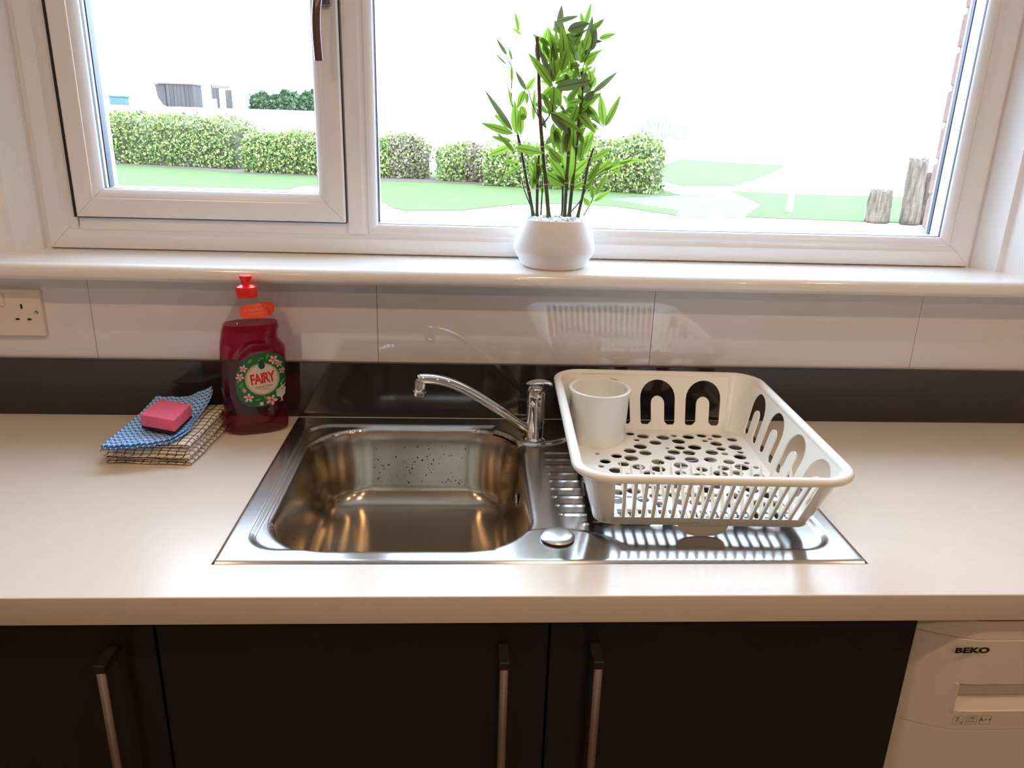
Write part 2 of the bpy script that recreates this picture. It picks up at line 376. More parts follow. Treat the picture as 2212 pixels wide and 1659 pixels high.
# blind bead chain on the right
bc = empty('blind_chain', (.936, .02, Z0 + .347), label='thin white bead chain of the blind hanging right of the window', cat='blind chain')
bm = bmesh.new()
for i in range(150):
    x = -.0 + i * -.0000; z = i * .0045
    r = bmesh.ops.create_icosphere(bm, subdivisions=1, radius=.0016, matrix=Matrix.Translation((.038, 0, z)))
obj('bead_string', bm, M['socket'], bc, kind='stuff')

# ================================================================== worktop, cabinets
SX0, SX1, SY0, SY1 = -.436, .4385, -.527, -.008
me = flat('worktop', [[(-1.6, -.6), (1.9, -.6), (1.9, .0105), (-1.6, .0105)], rrect(.0, -.27, .425, .245, .02)], .035)
bmw = bmesh.new(); bmw.from_mesh(me)
bmesh.ops.remove_doubles(bmw, verts=bmw.verts, dist=1e-5)
bev = [e for e in bmw.edges if all(abs(v.co.y + .6) < 1e-4 for v in e.verts) and abs(e.verts[0].co.z - e.verts[1].co.z) < 1e-5]
bmesh.ops.translate(bmw, verts=bmw.verts, vec=(0, 0, Z0 - .0195))
for v in bmw.verts: v.co.z = Z0 if v.co.z > Z0 - .02 else Z0 - .039
bmesh.ops.bevel(bmw, geom=bev, offset=.0018, segments=3, affect='EDGES', profile=.5)
wt_ = obj('worktop', bmw, M['worktop'], label='long pale cream laminate kitchen worktop holding the sink', cat='worktop')
up = obj('upstand', B(-1.6, 1.9, 0, .0108, Z0 + .0003, Z0 + .111, bev=.0012, seg=2), M['dark_gloss'], label='long dark charcoal glossy upstand strip behind the worktop', cat='upstand')

def cabinet(x0, x1, doors, label):
    c = empty('base_cabinet', ((x0 + x1) / 2, -.3, 0), label=label, cat='cabinet')
    ox, oy = -(x0 + x1) / 2, .3
    bm = bmesh.new()
    box(bm, x0 + .001, x0 + .019, -.556, -.02, .15, Z0 - .0395); box(bm, x1 - .019, x1 - .001, -.556, -.02, .15, Z0 - .0395)
    box(bm, x0 + .019, x1 - .019, -.556, -.02, .15, .168); box(bm, x0 + .019, x1 - .019, -.034, -.02, .168, Z0 - .0395)
    bmesh.ops.translate(bm, verts=bm.verts, vec=(ox, oy, 0)); obj('body', bm, M['door'], c)
    bm = B(x0 + .001, x1 - .001, -.52, -.50, 0, .149); bmesh.ops.translate(bm, verts=bm.verts, vec=(ox, oy, 0)); obj('plinth', bm, M['door'], c)
    for a, b, hx in doors:
        bm = B(a + .0015, b - .0015, -.58, -.5565, .155, Z0 - .0405, bev=.0012)
        bmesh.ops.translate(bm, verts=bm.verts, vec=(ox, oy, 0)); d = obj('door', bm, M['door'], c)
        hroot = d
        hh = obj('handle', L([(0, -.092), (.0055, -.092), (.0062, -.093), (.0062, -.42), (0, -.42)], 20), M['handle_steel'], d, label='slim brushed metal bar handle')
        hh.location = (hx + ox, -.617 + oy, Z0); autosmooth(hh, 40)
        for z in (-.091, -.424): obj('handle_mount', B(hx + ox - .0068, hx + ox + .0068, -.622 + oy, -.5805 + oy, Z0 + z - .002, Z0 + z + .010, bev=.0015), M['handle_dark'], d, label='dark handle mount')
    return c
cabinet(-.992, -.4945, [(-.992, -.4945, -.5465)], 'charcoal base cabinet left of the sink cabinet, single door')
cabinet(-.494, .4905, [(-.494, .002, -.0575), (.002, .4905, .0610)], 'wide charcoal two-door base cabinet under the sink')
cabinet(-1.59, -.9925, [(-1.59, -.9925, -1.04)], 'charcoal base cabinet farthest to the left, cut by the edge')

# washing machine
wmx0, wmx1 = .4935, 1.09
wm = empty('washing_machine', (.79, -.3, 0), label='white washing machine under the right end of the worktop', cat='washing machine')
def plan(y_f, x0=wmx0, x1=wmx1, back=-.04):
    p = [(x0, back), (x0, y_f + .028)]
    for t in (.15, .3, .5, .7, .85, 1.): p.append((x0 + .085 * t, y_f + .028 * (1 - t) ** 1.6))
    for t in (0., .15, .3, .5, .7, .85): p.append((x1 - .085 * (1 - t), y_f + .028 * t ** 1.6))
    p += [(x1, y_f + .028), (x1, back)]
    return [(x - .79, y + .3) for x, y in p]
def wmpart(name, yf, z0, z1, m, **k):
    o = obj(name, poly_prism(plan(yf), Z0 + z0, Z0 + z1), m, wm, **k); autosmooth(o, 30); return o
wmpart('body', -.578, -.88, -.046, M['app_seam'])
wmpart('top_lid', -.592, -.0745, -.0465, M['white_app'])
# fascia with drawer recess: built as bands
wmpart('front_panel', -.594, -.88, -.2215, M['white_app'])
o = wmpart('fascia', -.594, -.145, -.0757, M['white_app'])
wmpart('fascia_lower', -.594, -.2202, -.190, M['white_app'])
pl_ = [p for p in plan(-.594) if p[0] < .558 - .79 - .003]
bm = poly_prism(pl_ + [(.558 - .79, -.294), (.558 - .79, .26)], Z0 - .190, Z0 - .145); obj('fascia_left', bm, M['white_app'], wm)
bm = B(.76 - .79, wmx1 - .79, -.294, .26, Z0 - .190, Z0 - .145); obj('fascia_right', bm, M['white_app'], wm)
dr = obj('drawer', B(.5585 - .79, .7595 - .79, -.281, .0, Z0 - .190, Z0 - .145), M['white_app'], wm)
bm = bmesh.new()
vs = [(.5585, -.2900), (.7595, -.2900)]
v = [bm.verts.new((x - .79, y, Z0 + z)) for x, y, z in ((.559, -.292, -.190), (.759, -.292, -.190), (.759, -.2835, -.172), (.559, -.2835, -.172), (.559, -.281, -.190), (.759, -.281, -.190))]
bm.faces.new((v[0], v[1], v[2], v[3])); bm.faces.new((v[3], v[2], v[5], v[4])); bm.faces.new((v[0], v[4], v[5], v[1])); bm.faces.new((v[0], v[3], v[4])); bm.faces.new((v[1], v[5], v[2]))
bmesh.ops.recalc_face_normals(bm, faces=bm.faces)
obj('drawer_lip', bm, M['white_app'], dr)
def front_text(body, x, z, size, m, sx=1, bold=0, sp=1.):
    me = text_mesh('lettering', body, size, sx, bold, sp)
    o = link('lettering', me, m, wm, (x - .79, -.2945, Z0 + z)); o.rotation_euler = (PI / 2, 0, 0); return o
front_text('BEKO', .562, -.0895, .0112, M['print'], 1.62, .0006, 1.04)
front_text('7', .567, -.2035, .011, M['greyprint']); front_text('kg', .573, -.207, .005, M['greyprint'])
front_text('1200\nr/min', .586, -.2035, .0052, M['greyprint']); front_text('A++', .607, -.2035, .0095, M['greyprint'])
for k in (.568, .587, .607):
    me = flat('icon_frame', [rrect(0, 0, .0078, .0072, .0012, 3), rrect(0, 0, .0074, .0068, .001, 3)]); o = link('icon_frame', me, M['greyprint'], wm, (k - .79, -.2945, Z0 - .204)); o.rotation_euler = (PI / 2, 0, 0)

# ================================================================== wall socket
so = empty('wall_socket', (-.960, .011, Z0 + .155), label='cream double wall socket with switch at the left edge', cat='socket')
bm = B(-.073, .073, -.0095, 0, -.001, .086, bev=.0018); obj('plate', bm, M['socket'], so)
for dx in (0.038, -.038):
    for x, z, a, b in ((0, .055, .0017, .0042), (-.0105, .031, .0034, .0017), (.0105, .031, .0034, .0017)):
        obj('slot', B(dx + x - a - (.0 if dx > 0 else 0), dx + x + a, -.0101, -.0085, z - b, z + b), M['black'], so)
obj('rocker', B(-.012, .0095, -.0125, -.0098, .056, .078, bev=.001), M['socket'], so)
obj('rocker', B(-.045, -.030, -.0125, -.0098, .056, .078, bev=.001), M['socket'], so)
sc = obj('screw', L([(0, .0), (.003, 0), (.003, .001), (.0, .0014)], 16), M['chrome'], so); sc.rotation_euler = (PI / 2, 0, 0); sc.location = (.0625, -.0095, .0435)
sc2 = obj('screw', L([(.0028, .0), (.0036, 0), (.0036, .0006), (.0028, .0006)], 16), M['black'], so); sc2.rotation_euler = (PI / 2, 0, 0); sc2.location = (.0625, -.0095, .0435)

# ================================================================== sink
def sd_rr(x, y, cx, cy, hx, hy, r):
    qx, qy = abs(x - cx) - hx + r, abs(y - cy) - hy + r
    return math.hypot(max(qx, 0), max(qy, 0)) + min(max(qx, qy), 0) - r
def sst(a, b, t): t = min(1, max(0, (t - a) / (b - a))); return t * t * (3 - 2 * t)
BC = (-.1995, -.2760, .187, .2195, .10)
def bowl(x, y): return sd_rr(x, y, *BC)
def smin(a, b, k): h = max(k - abs(a - b), 0) / k; return min(a, b) - h * h * k / 4
def recess(x, y):    # <0 inside the lowered drainer panel
    d = sd_rr(x, y, .003, -.270, .4070, .2240, .045)
    isl = -smin(math.hypot((x - .014) * .80, y + .070) - .058, smin(math.hypot((x - .018) * .62, y + .492) - .055, 1, .02), .01)
    return max(d, isl) if True else d
RIBS = [-.161 - .0283 * i for i in range(10)]
def deck(x, y):
    e = min(x - SX0, SX1 - x, y - SY0, SY1 - y)
    z = .0038 if e > .007 else .0038 * math.sqrt(max(0, 1 - ((.007 - e) / .007) ** 2))
    r = recess(x, y)
    k = -smin(-r, .03, .02)
    z -= .0050 * sst(.004, -.007, r)
    # drainer ribs
    for i, ry in enumerate(RIBS):
        xs = .031 + (.0 if i < 6 else .002 * (i - 5)) + (.026 if i == 9 else 0)
        dd = math.hypot(max(xs - x, 0, x - .385), (y - ry))
        if dd < .006: z += .0013 * (1 - sst(.0008, .0045, dd))
    b = bowl(x, y)
    if b < .010: z -= .0062 * (1 - math.sqrt(max(0, 1 - (min(.010, .010 - b) / .010) ** 2)))
    return z
sink = empty('kitchen_sink', (0, -.267, Z0), label='stainless steel inset sink with one bowl and ribbed drainer', cat='sink')
nx, ny = 330, 200
vid = {}; vs = []; fs = []
xs = [SX0 + (SX1 - SX0) * i / nx for i in range(nx + 1)]
def warp(t): return t
ys = [SY0 + (SY1 - SY0) * i / ny for i in range(ny + 1)]
cell = (SX1 - SX0) / nx
grid = {}
for i, x in enumerate(xs):
    for j, y in enumerate(ys):
        b = bowl(x, y)
        if b < -cell * 1.6: continue
        if b < cell * .55:
            e = 1e-4; gx = (bowl(x + e, y) - bowl(x - e, y)) / (2 * e); gy = (bowl(x, y + e) - bowl(x, y - e)) / (2 * e); g = math.hypot(gx, gy) or 1
            if b < 0 or True: X, Y = x - gx / g * b, y - gy / g * b
        else: X, Y = x, y
        grid[i, j] = len(vs); vs.append((X, Y + .267, deck(X, Y)))
for i in range(nx):
    for j in range(ny):
        q = [grid.get(k) for k in ((i, j), (i + 1, j), (i + 1, j + 1), (i, j + 1))]
        if None in q: continue
        cx, cy = (xs[i] + xs[i + 1]) / 2, (ys[j] + ys[j + 1]) / 2
        if bowl(cx, cy) < -cell * .5: continue
        fs.append(q)
me = pyd('drainer_deck', vs, fs); dk = link('drainer_deck', me, M['steel'], sink, smooth=True)
# bowl
bm = bmesh.new(); NB = 160
def rr_ring(ins, z, r):
    cx, cy, hx, hy, R0 = BC; pts = rrect(cx, cy, hx - ins, hy - ins, max(.002, r), NB // 4 - 1); return [bm.verts.new((p[0], p[1] + .267, z)) for p in pts]
rings = [rr_ring(-.0004, -.0062, .1004), rr_ring(.0012, -.010, .0995), rr_ring(.004, -.03, .098), rr_ring(.008, -.07, .095), rr_ring(.012, -.105, .091)]
dep = -.150; R2 = .042; ins0 = .013
for k in range(1, 9):
    a = PI / 2 * k / 8; rings.append(rr_ring(ins0 + R2 * (1 - math.cos(a)), dep + .003 + R2 * (1 - math.sin(a)), .09 - .045 * k / 8))
for ins in (.075, .11, .15): rings.append(rr_ring(ins, dep + .003 - .006 * (ins / .18), max(.004, .045 - (ins - .055) * .45)))
for a, b in zip(rings, rings[1:]):
    for i in range(len(a)): j = (i + 1) % len(a); bm.faces.new((a[i], a[j], b[j], b[i]))
bm.faces.new(rings[-1]); bmesh.ops.recalc_face_normals(bm, faces=bm.faces)
for f in bm.faces: f.normal_flip()
bw = obj('bowl', bm, M['bowlsteel'], sink, smooth=True)
bw.data.polygons[0].use_smooth = True
# waste strainer and overflow
ws = obj('waste', L([(.0, .0), (.012, .0), (.014, .003), (.036, .0035), (.040, .002), (.041, 0)], 40), M['chrome'], bw); ws.location = (BC[0], BC[1] - .055 + .267, dep - .0025); autosmooth(ws, 40)
ov = obj('overflow', L([(0, .001), (.006, .001), (.011, .003), (.013, .0)], 32), M['chrome'], bw); ov.location = (-.0205, -.225 + .267, -.062); ov.rotation_euler = (0, -PI / 2 - .08, 0); autosmooth(ov, 40)
# water drops on the bowl walls
bm = bmesh.new(); rnd = random.Random(3)
cx, cy, hx, hy, _ = BC
for k in range(110):
    t = rnd.random(); z = -.03 - .085 * rnd.random() ** .8; ins = .004 + (z + .03) / -.075 * .008 if z > -.105 else .013
    s = .0008 + .0010 * rnd.random() ** 2
    if t < .8: p = (cx + rnd.uniform(-.085, .09), cy + hy - ins, z); sc_ = (1, .35, 1.2)
    elif t < .9: p = (cx - hx + ins, cy + rnd.uniform(-.08, .1), z); sc_ = (.35, 1, 1.2)
    else: p = (cx + hx - ins, cy + rnd.uniform(-.08, .1), z); sc_ = (.35, 1, 1.2)
    bmesh.ops.create_icosphere(bm, subdivisions=1, radius=s, matrix=Matrix.Translation((p[0], p[1] + .267, p[2])) @ Matrix.Diagonal((*sc_, 1)))
obj('water_drops', bm, M['water'], sink, smooth=True, kind='stuff', label='tiny water drops clinging to the bowl')
# pop-up waste control disc on the ledge
kb = obj('waste_control', L([(0, .0062), (.010, .0059), (.018, .0048), (.0225, .0030), (.0243, .0014), (.0243, .0), (.0205, -.0012), (.0205, -.003)], 56), M['disc'], sink, label='round satin steel waste control disc')
kb.location = (.0205, -.466 + .267, .0062); autosmooth(kb, 40)
obj('disc_collar', L([(.0, .0), (.0232, .0), (.0232, .0034), (0, .0034)], 48), M['black'], kb).location = (0, 0, -.0032)

# ================================================================== tap
tap = empty('mixer_tap', (.016, -.107, Z0 + .0038), label='chrome single-lever mixer tap with long spout behind the sink bowl', cat='tap')
body = obj('body', L([(0, 0), (.0215, 0), (.0215, .002), (.0195, .004), (.0172, .005), (.0172, .026), (.0167, .0265), (.0167, .0275), (.0172, .028), (.0174, .066), (.0168, .0668), (.0168, .068), (.0176, .069), (.0186, .078), (.0184, .088), (.0165, .097), (.0125, .1035), (.006, .1065), (0, .107)], 48), M['chrome'], tap); autosmooth(body, 32)
pts = spline([(-.006, .0, .016), (-.03, -.008, .033), (-.072, -.020, .066), (-.115, -.031, .097), (-.150, -.041, .118), (-.180, -.048, .128), (-.210, -.054, .131)], 8)
n = len(pts)
spt = autosmooth(obj('spout', tube(bmesh.new(), pts, [.0092 for i in range(n - 3)] + [.0090, .0086, .0070], 20, sq=(1.05, .92)), M['chrome'], tap), 50)
ae = obj('aerator', L([(0, -.026), (.0095, -.026), (.0115, -.0245), (.0118, -.018), (.0108, -.0168), (.0108, -.004), (.0085, .002), (0, .004)], 32), M['chrome'], spt); ae.location = (-.204, -.053, .126); ae.rotation_euler = (0, .12, 0); autosmooth(ae, 35)
# lever
bm = bmesh.new()
path = [((-.020, .004, .104), .005, .0018), ((-.006, .002, .1085), .013, .0030), ((.010, 0, .1100), .013, .0034), ((.017, -.001, .1095), .0100, .0030), ((.022, -.002, .1080), .0085, .0036), ((.0265, -.003, .1060), .0075, .0040), ((.0295, -.003, .1045), .0040, .0022)]
rows = []
for (p, hw, ht) in path: rows.append([bm.verts.new((p[0], p[1] + hw * math.cos(2 * PI * k / 16), p[2] + ht * math.sin(2 * PI * k / 16))) for k in range(16)])
for a, b in zip(rows, rows[1:]):
    for k in range(16): bm.faces.new((a[k], a[(k + 1) % 16], b[(k + 1) % 16], b[k]))
bm.faces.new(rows[0][::-1]); bm.faces.new(rows[-1]); bmesh.ops.recalc_face_normals(bm, faces=bm.faces)
lv = obj('lever', bm, M['chrome'], tap); sm = lv.modifiers.new('s', 'SUBSURF'); sm.levels = 1; sm.render_levels = 2; autosmooth(lv, 80)
dot = obj('temperature_dot', L([(0, .001), (.002, .0008), (.0026, 0)], 16), mat('red_dot', (.25, .01, .01), .3), tap); dot.location = (.0045, -.0178, .083); dot.rotation_euler = (PI / 2, 0, 0)

# ================================================================== dish rack
RK = empty('dish_rack', (.236, -.2785, Z0), math.radians(-1.9), label='white plastic dish rack with arched openings standing on the drainer', cat='dish rack')
BZ, TZ = .020, .112
def rk(name, bm, parent=RK, m=None, smooth=40, **k):
    o = obj(name, bm, m or M['rack'], parent, **k)
    if smooth: autosmooth(o, smooth)
    return o
BX, BY, BR = .155, .1775, .026     # base half sizes
TX, TY, TR = .181, .2215, .042     # wall top half sizes
# base plate with round holes
holes = []; rnd = random.Random(11); tries = 0
while len(holes) < 95 and tries < 6000:
    tries += 1
    r = rnd.choice([.004, .005, .006, .0085, .010, .0115]) if tries > 900 else rnd.choice([.0095, .011, .012])
    x = rnd.uniform(-BX + .012 + r, BX - .012 - r); y = rnd.uniform(-BY + .046 + r, BY - .012 - r)
    if math.hypot(x + .112, y - .124) < .056 + r: continue
    if all(math.hypot(x - a, y - b) > r + c + .0032 for a, b, c in holes): holes.append((x, y, r))
me = flat('base', [rrect(0, 0, BX + .001, BY + .001, BR, 6)] + [circ(x, y, r, 18) for x, y, r in holes] + [rrect(-.1295 + .01523 * i, -BY + .0225, .0052, .0165, .002, 3) for i in range(18)], .0026)
bo = link('base', me, M['rack'], RK, (0, 0, BZ)); autosmooth(bo, 40)
# wall mapping: side s, along-wall coordinate u (-1..1 of the straight part), height t 0..1
def wall_pt(side, a, t):
    """a = metres along the wall (measured at mid height), t = 0..1"""
    if side in 'FB':
        hb, ht = BX - BR, TX - TR; y = (BY + (TY - BY) * t) * (-1 if side == 'F' else 1)
        mid = (hb + ht) / 2; k = (hb + (ht - hb) * t) / mid
        return (a * k, y, BZ + (TZ - BZ) * t)
    hb, ht = BY - BR, TY - TR; x = (BX + (TX - BX) * t) * (-1 if side == 'L' else 1); mid = (hb + ht) / 2; k = (hb + (ht - hb) * t) / mid
    return (x, a * k, BZ + (TZ - BZ) * t)
midX = ((BX - BR) + (TX - TR)) / 2; midY = ((BY - BR) + (TY - TR)) / 2
def arch(c, w=.0325, z0=.10, z1=.93, tw=.0125, H=TZ - BZ):
    """inverted-U slot outline in (a, t*H)"""
    pts = []; y0 = z0 * H; yt = z1 * H - w
    pts.append((c - w, y0 + .004)); pts.append((c - w, yt))
    for i in range(1, 12): an = PI - PI * i / 12; pts.append((c + w * math.cos(an), yt + w * math.sin(an)))
    pts += [(c + w, yt), (c + w, y0 + .004), (c + w - .003, y0), (c + tw + .006, y0), (c + tw, y0 + .006), (c + tw, yt - .008)]
    for i in range(1, 8): an = PI * i / 8; pts.append((c + tw * math.cos(an), yt - .008 + tw * math.sin(an)))
    pts += [(c - tw, yt - .008), (c - tw, y0 + .006), (c - tw - .006, y0), (c - w + .003, y0)]
    return pts
def wall(side, arches, thick=.0026):
    mid = midX if side in 'FB' else midY; H = TZ - BZ
    n = 14; outer = [(-mid + 2 * mid * i / n, 0) for i in range(n + 1)] + [(mid - 2 * mid * i / n, H + .004) for i in range(n + 1)]
    me = flat('wall', [outer] + [arch(c) for c in arches], thick)
    for v in me.vertices:
        x, y, z = wall_pt(side, v.co.x, v.co.y / H); off = v.co.z
        if side == 'F': y -= off
        elif side == 'B': y += off
        elif side == 'L': x -= off
        else: x += off
        v.co = (x, y, z)
    bm = bmesh.new(); bm.from_mesh(me); bmesh.ops.recalc_face_normals(bm, faces=bm.faces); bm.to_mesh(me); bm.free()
    o = link('side_wall', me, M['rack'], RK); autosmooth(o, 40); return o
wall('B', [.0885, .0035, -.0815]); wall('R', [.132, .044, -.044, -.132]); wall('L', [.132, .044, -.044, -.132])
# corner posts
for qx, qy in ((1, 1), (-1, 1), (-1, -1), (1, -1)):
    bm = bmesh.new(); n = 8; T = 4
    def cp(i, t, off):
        an = PI / 2 * i / n; r = BR + (TR - BR) * t + off
        return Vector((qx * ((BX - BR) + ((TX - TR) - (BX - BR)) * t + r * math.cos(an)), qy * ((BY - BR) + ((TY - TR) - (BY - BR)) * t + r * math.sin(an)), BZ + (TZ + .003 - BZ) * t))
    G = [[[bm.verts.new(cp(i, t / T, off)) for off in (-.0013, .0013)] for t in range(T + 1)] for i in range(n + 1)]
    for i in range(n):
        for t in range(T):
            for k in (0, 1): bm.faces.new((G[i][t][k], G[i + 1][t][k], G[i + 1][t + 1][k], G[i][t + 1][k]))
        bm.faces.new((G[i][0][0], G[i + 1][0][0], G[i + 1][0][1], G[i][0][1])); bm.faces.new((G[i][T][0], G[i + 1][T][0], G[i + 1][T][1], G[i][T][1]))
    for t in range(T):
        for i in (0, n): bm.faces.new((G[i][t][0], G[i][t + 1][0], G[i][t + 1][1], G[i][t][1]))
    bmesh.ops.recalc_face_normals(bm, faces=bm.faces)
    rk('corner_post', bm, smooth=50)
# rim roll
bm = bmesh.new(); ro = [Vector((x, y, TZ + .001)) for x, y in rrect(0, 0, .1865, .2275, .047, 12)]
tube(bm, ro, .0078, 14, closed=True, sq=(1.0, .80)); bmesh.ops.recalc_face_normals(bm, faces=bm.faces); rk('rim', bm, smooth=60)
# bottom band of the front wall, slats and inner plate dividers
H = TZ - BZ
bm = bmesh.new(); q = [wall_pt('F', s * midX, t) for s, t in ((-1, 0), (1, 0), (1, .15), (-1, .15))]
a = [bm.verts.new((x, y - .0012, z)) for x, y, z in q]; b = [bm.verts.new((x, y + .0014, z)) for x, y, z in q]
bm.faces.new(a); bm.faces.new(b[::-1])
for i in range(4): bm.faces.new((a[i], b[i], b[(i + 1) % 4], a[(i + 1) % 4]))
bmesh.ops.recalc_face_normals(bm, faces=bm.faces); rk('front_band', bm)
NS = 18
for i in range(NS):
    u = -midX + .006 + (2 * midX - .012) * (i + .5) / NS
    hw = .0022
    bm = bmesh.new(); R_ = []
    for t in (0., .5, 1.):
        x, y, z = wall_pt('F', u, t); R_.append([bm.verts.new((x + dx, y + dy, z)) for dx, dy in ((-hw, -.0022), (hw, -.0022), (hw, .0022), (-hw, .0022))])
    for a, b in zip(R_, R_[1:]):
        for k in range(4): bm.faces.new((a[k], a[(k + 1) % 4], b[(k + 1) % 4], b[k]))
    bm.faces.new(R_[0][::-1]); bm.faces.new(R_[-1]); bmesh.ops.recalc_face_normals(bm, faces=bm.faces)
    rk('slat', bm, smooth=0)
    # divider: starts at the foot of the front wall and leans back into the basket
    x, y, z = wall_pt('F', u + (2 * midX) / NS / 2, 0.05); y += .005; x1, y1, z1 = x * 1.07, y + .046, .0900
    bm = bmesh.new(); R_ = []
    for t in (0, .25, .5, .75, .9, .97, 1):
        X = x + (x1 - x) * t; Y = y + (y1 - y) * t; Zz = z + (z1 - z) * t; h_ = .0022 * (1 if t < .85 else (.75 if t < .95 else .35)); dp = .0042 - .002 * t if t < .95 else .0012
        R_.append([bm.verts.new((X + dx * h_, Y + dy * dp, Zz + dy * dp * .6)) for dx, dy in ((-1, -1), (1, -1), (1, 1), (-1, 1))])
    for a, b in zip(R_, R_[1:]):
        for k in range(4): bm.faces.new((a[k], a[(k + 1) % 4], b[(k + 1) % 4], b[k]))
    bm.faces.new(R_[0][::-1]); bm.faces.new(R_[-1]); bmesh.ops.recalc_face_normals(bm, faces=bm.faces)
    rk('plate_divider', bm, smooth=60)
# cutlery cup
cup = L([(0, .0), (.0475, .0), (.0490, .003), (.0520, TZ - BZ - .004), (.0545, TZ - BZ + .001), (.0545, TZ - BZ + .005), (.0525, TZ - BZ + .0062), (.0485, TZ - BZ + .005), (.0475, TZ - BZ), (.045, .003), (0, .003)], 56)
c_ = rk('cutlery_cup', cup, smooth=40, label='round white cutlery cup moulded into the corner'); c_.location = (-.1160, .130, BZ)
# rounded feet under the base
for sx, sy, dx in ((0, -BY + .004, 0), (0, BY - .004, 0)):
    pts = [(-.036, .0)] + [(.036 * math.cos(PI + PI * i / 16), -.0205 * math.sin(PI * i / 16) ** .75) for i in range(1, 16)] + [(.036, 0)]
    me = flat('foot', [pts], .003)
    for v in me.vertices: v.co = (v.co.x, sy + v.co.z, BZ + v.co.y)
    link('foot', me, M['rack'], RK)
for x_ in (-BX + .004, BX - .004):
    pts = [(-.03, .0)] + [(.03 * math.cos(PI + PI * i / 16), -.0205 * math.sin(PI * i / 16) ** .75) for i in range(1, 16)] + [(.03, 0)]
    me = flat('foot', [pts], .003)
    for v in me.vertices: v.co = (x_ + v.co.z, v.co.x, BZ + v.co.y)
    link('foot', me, M['rack'], RK)

# ================================================================== washing-up liquid bottle
BT = empty('soap_bottle', (-.497, -.062, Z0), math.radians(19), label='tall clear bottle of magenta washing-up liquid with red cap and green label', cat='bottle')
prof = [(.0, -.050, .050), (.004, -.0565, .0555), (.0208, -.0572, .0575), (.0522, -.0575, .0578), (.0832, -.0575, .0578), (.1036, -.057, .058), (.1339, -.056, .0592), (.1518, -.0555, .060), (.1598, -.055, .0585), (.1697, -.0540, .0510), (.1756, -.0528, .0475), (.1874, -.0504, .0486), (.1952, -.0484, .0510), (.2031, -.0453, .0496), (.209, -.0398, .0454), (.2187, -.0337, .0377), (.2323, -.0261, .0285), (.2478, -.0165, .0176), (.2535, -.0140, .0150), (.262, -.0135, .0140)]
def pint(z):
    for a, b in zip(prof, prof[1:]):
        if z <= b[0]: t = (z - a[0]) / (b[0] - a[0]); return (a[1] + (b[1] - a[1]) * t, a[2] + (b[2] - a[2]) * t)
    return prof[-1][1:]
def bdep(z): 
    if z < .006: return .026 + z
    if z < .19: return .032
    return max(.0135, .032 - (z - .19) * .33)
def bfront(x, z, inset=0.):
    l, r = pint(z); c = (l + r) / 2; a = (r - l) / 2; t = min(.999, abs((x - c) / a))
    y = -(bdep(z)) * (1 - t ** 2.5) ** (1 / 2.5)
    d = math.hypot((x - .006) / .052, (z - .098) / .082)
    y -= .0012 * math.exp(-((d - 1) / .05) ** 2) * (1 if z < .2 else 0)
    return y
def bottle_mesh(zmax, sc=1., zmin=0.):
    bm = bmesh.new(); zs = []
    z = zmin
    while z < zmax: zs.append(z); z += .0032 if z > .006 else .0015
    zs.append(zmax); rows = []; n = 80
    for z in zs:
        l, r = pint(z); c = (l + r) / 2; a = (r - l) / 2 * sc; b = bdep(z) * sc; row = []
        for i in range(n):
            an = 2 * PI * i / n; ca, sa = math.cos(an), math.sin(an); ex = 2 / 2.5 if z < .235 else 1
            x = c + a * math.copysign(abs(ca) ** ex, ca); y = b * math.copysign(abs(sa) ** ex, sa)
            d = math.hypot((x - .006) / .052, (z - .098) / .082); y += math.copysign(.0012, y) * math.exp(-((d - 1) / .05) ** 2) * (1 if z < .2 and abs(x) < .058 else 0)
            row.append(bm.verts.new((x, y, z)))
        rows.append(row)
    for a, b in zip(rows, rows[1:]):
        for i in range(n): j = (i + 1) % n; bm.faces.new((a[i], a[j], b[j], b[i]))
    bm.faces.new(rows[0][::-1]); bm.faces.new(rows[-1]); bmesh.ops.recalc_face_normals(bm, faces=bm.faces); return bm
sh = autosmooth(obj('bottle_shell', bottle_mesh(.262), M['clear'], BT, label='clear plastic bottle'), 40)
autosmooth(obj('liquid', bottle_mesh(.2035, .975, .0012), M['liquid'], BT, label='magenta liquid up to below the neck'), 40)
cp_ = obj('cap', L([(0, .250), (.0178, .250), (.0182, .2515), (.0182, .2645), (.0172, .268), (.013, .2705), (.0085, .272), (.0078, .2755), (.0082, .279), (.0108, .2842), (.0112, .2868), (.0104, .2876), (0, .2866)], 40), M['red'], BT, label='red push-pull cap'); autosmooth(cp_, 35)
LBL = {'green': mat('label_green', (.01, .13, .045), .35), 'cream': mat('label_cream', (.70, .62, .52), .4), 'lred': mat('label_red', (.62, .02, .02), .4),
       'pink': mat('label_pink', (.75, .42, .42), .4), 'lime': mat('label_lime', (.12, .30, .02), .4), 'dk': mat('label_dark_green', (.008, .06, .03), .3), 'orange': mat('label_orange', (.80, .06, .02), .35),
       'white': mat('label_white', (.62, .60, .54), .4), 'text': mat('label_text', (.12, .12, .08), .4), 'orangetext': mat('label_peach', (.80, .35, .22), .4)}
def wrap(me, x0, z0, off, rot=0.):
    ca, sa = math.cos(rot), math.sin(rot)
    for v in me.vertices:
        X = x0 + v.co.x * ca - v.co.y * sa; Z = z0 + v.co.x * sa + v.co.y * ca
        v.co = (X, bfront(X, Z) - off, Z)
    return me
def blob(pts_fn, rings=10, n=56):
    v = [(0, 0, 0)]; f = []
    for k in range(1, rings + 1):
        for i in range(n): a = 2 * PI * i / n; x, y = pts_fn(a); v.append((x * k / rings, y * k / rings, 0))
    for i in range(n): f.append((0, 1 + i, 1 + (i + 1) % n))
    for k in range(rings - 1):
        for i in range(n): a = 1 + k * n; j = (i + 1) % n; f.append((a + i, a + n + i, a + n + j, a + j))
    return pyd('blob', v, f)
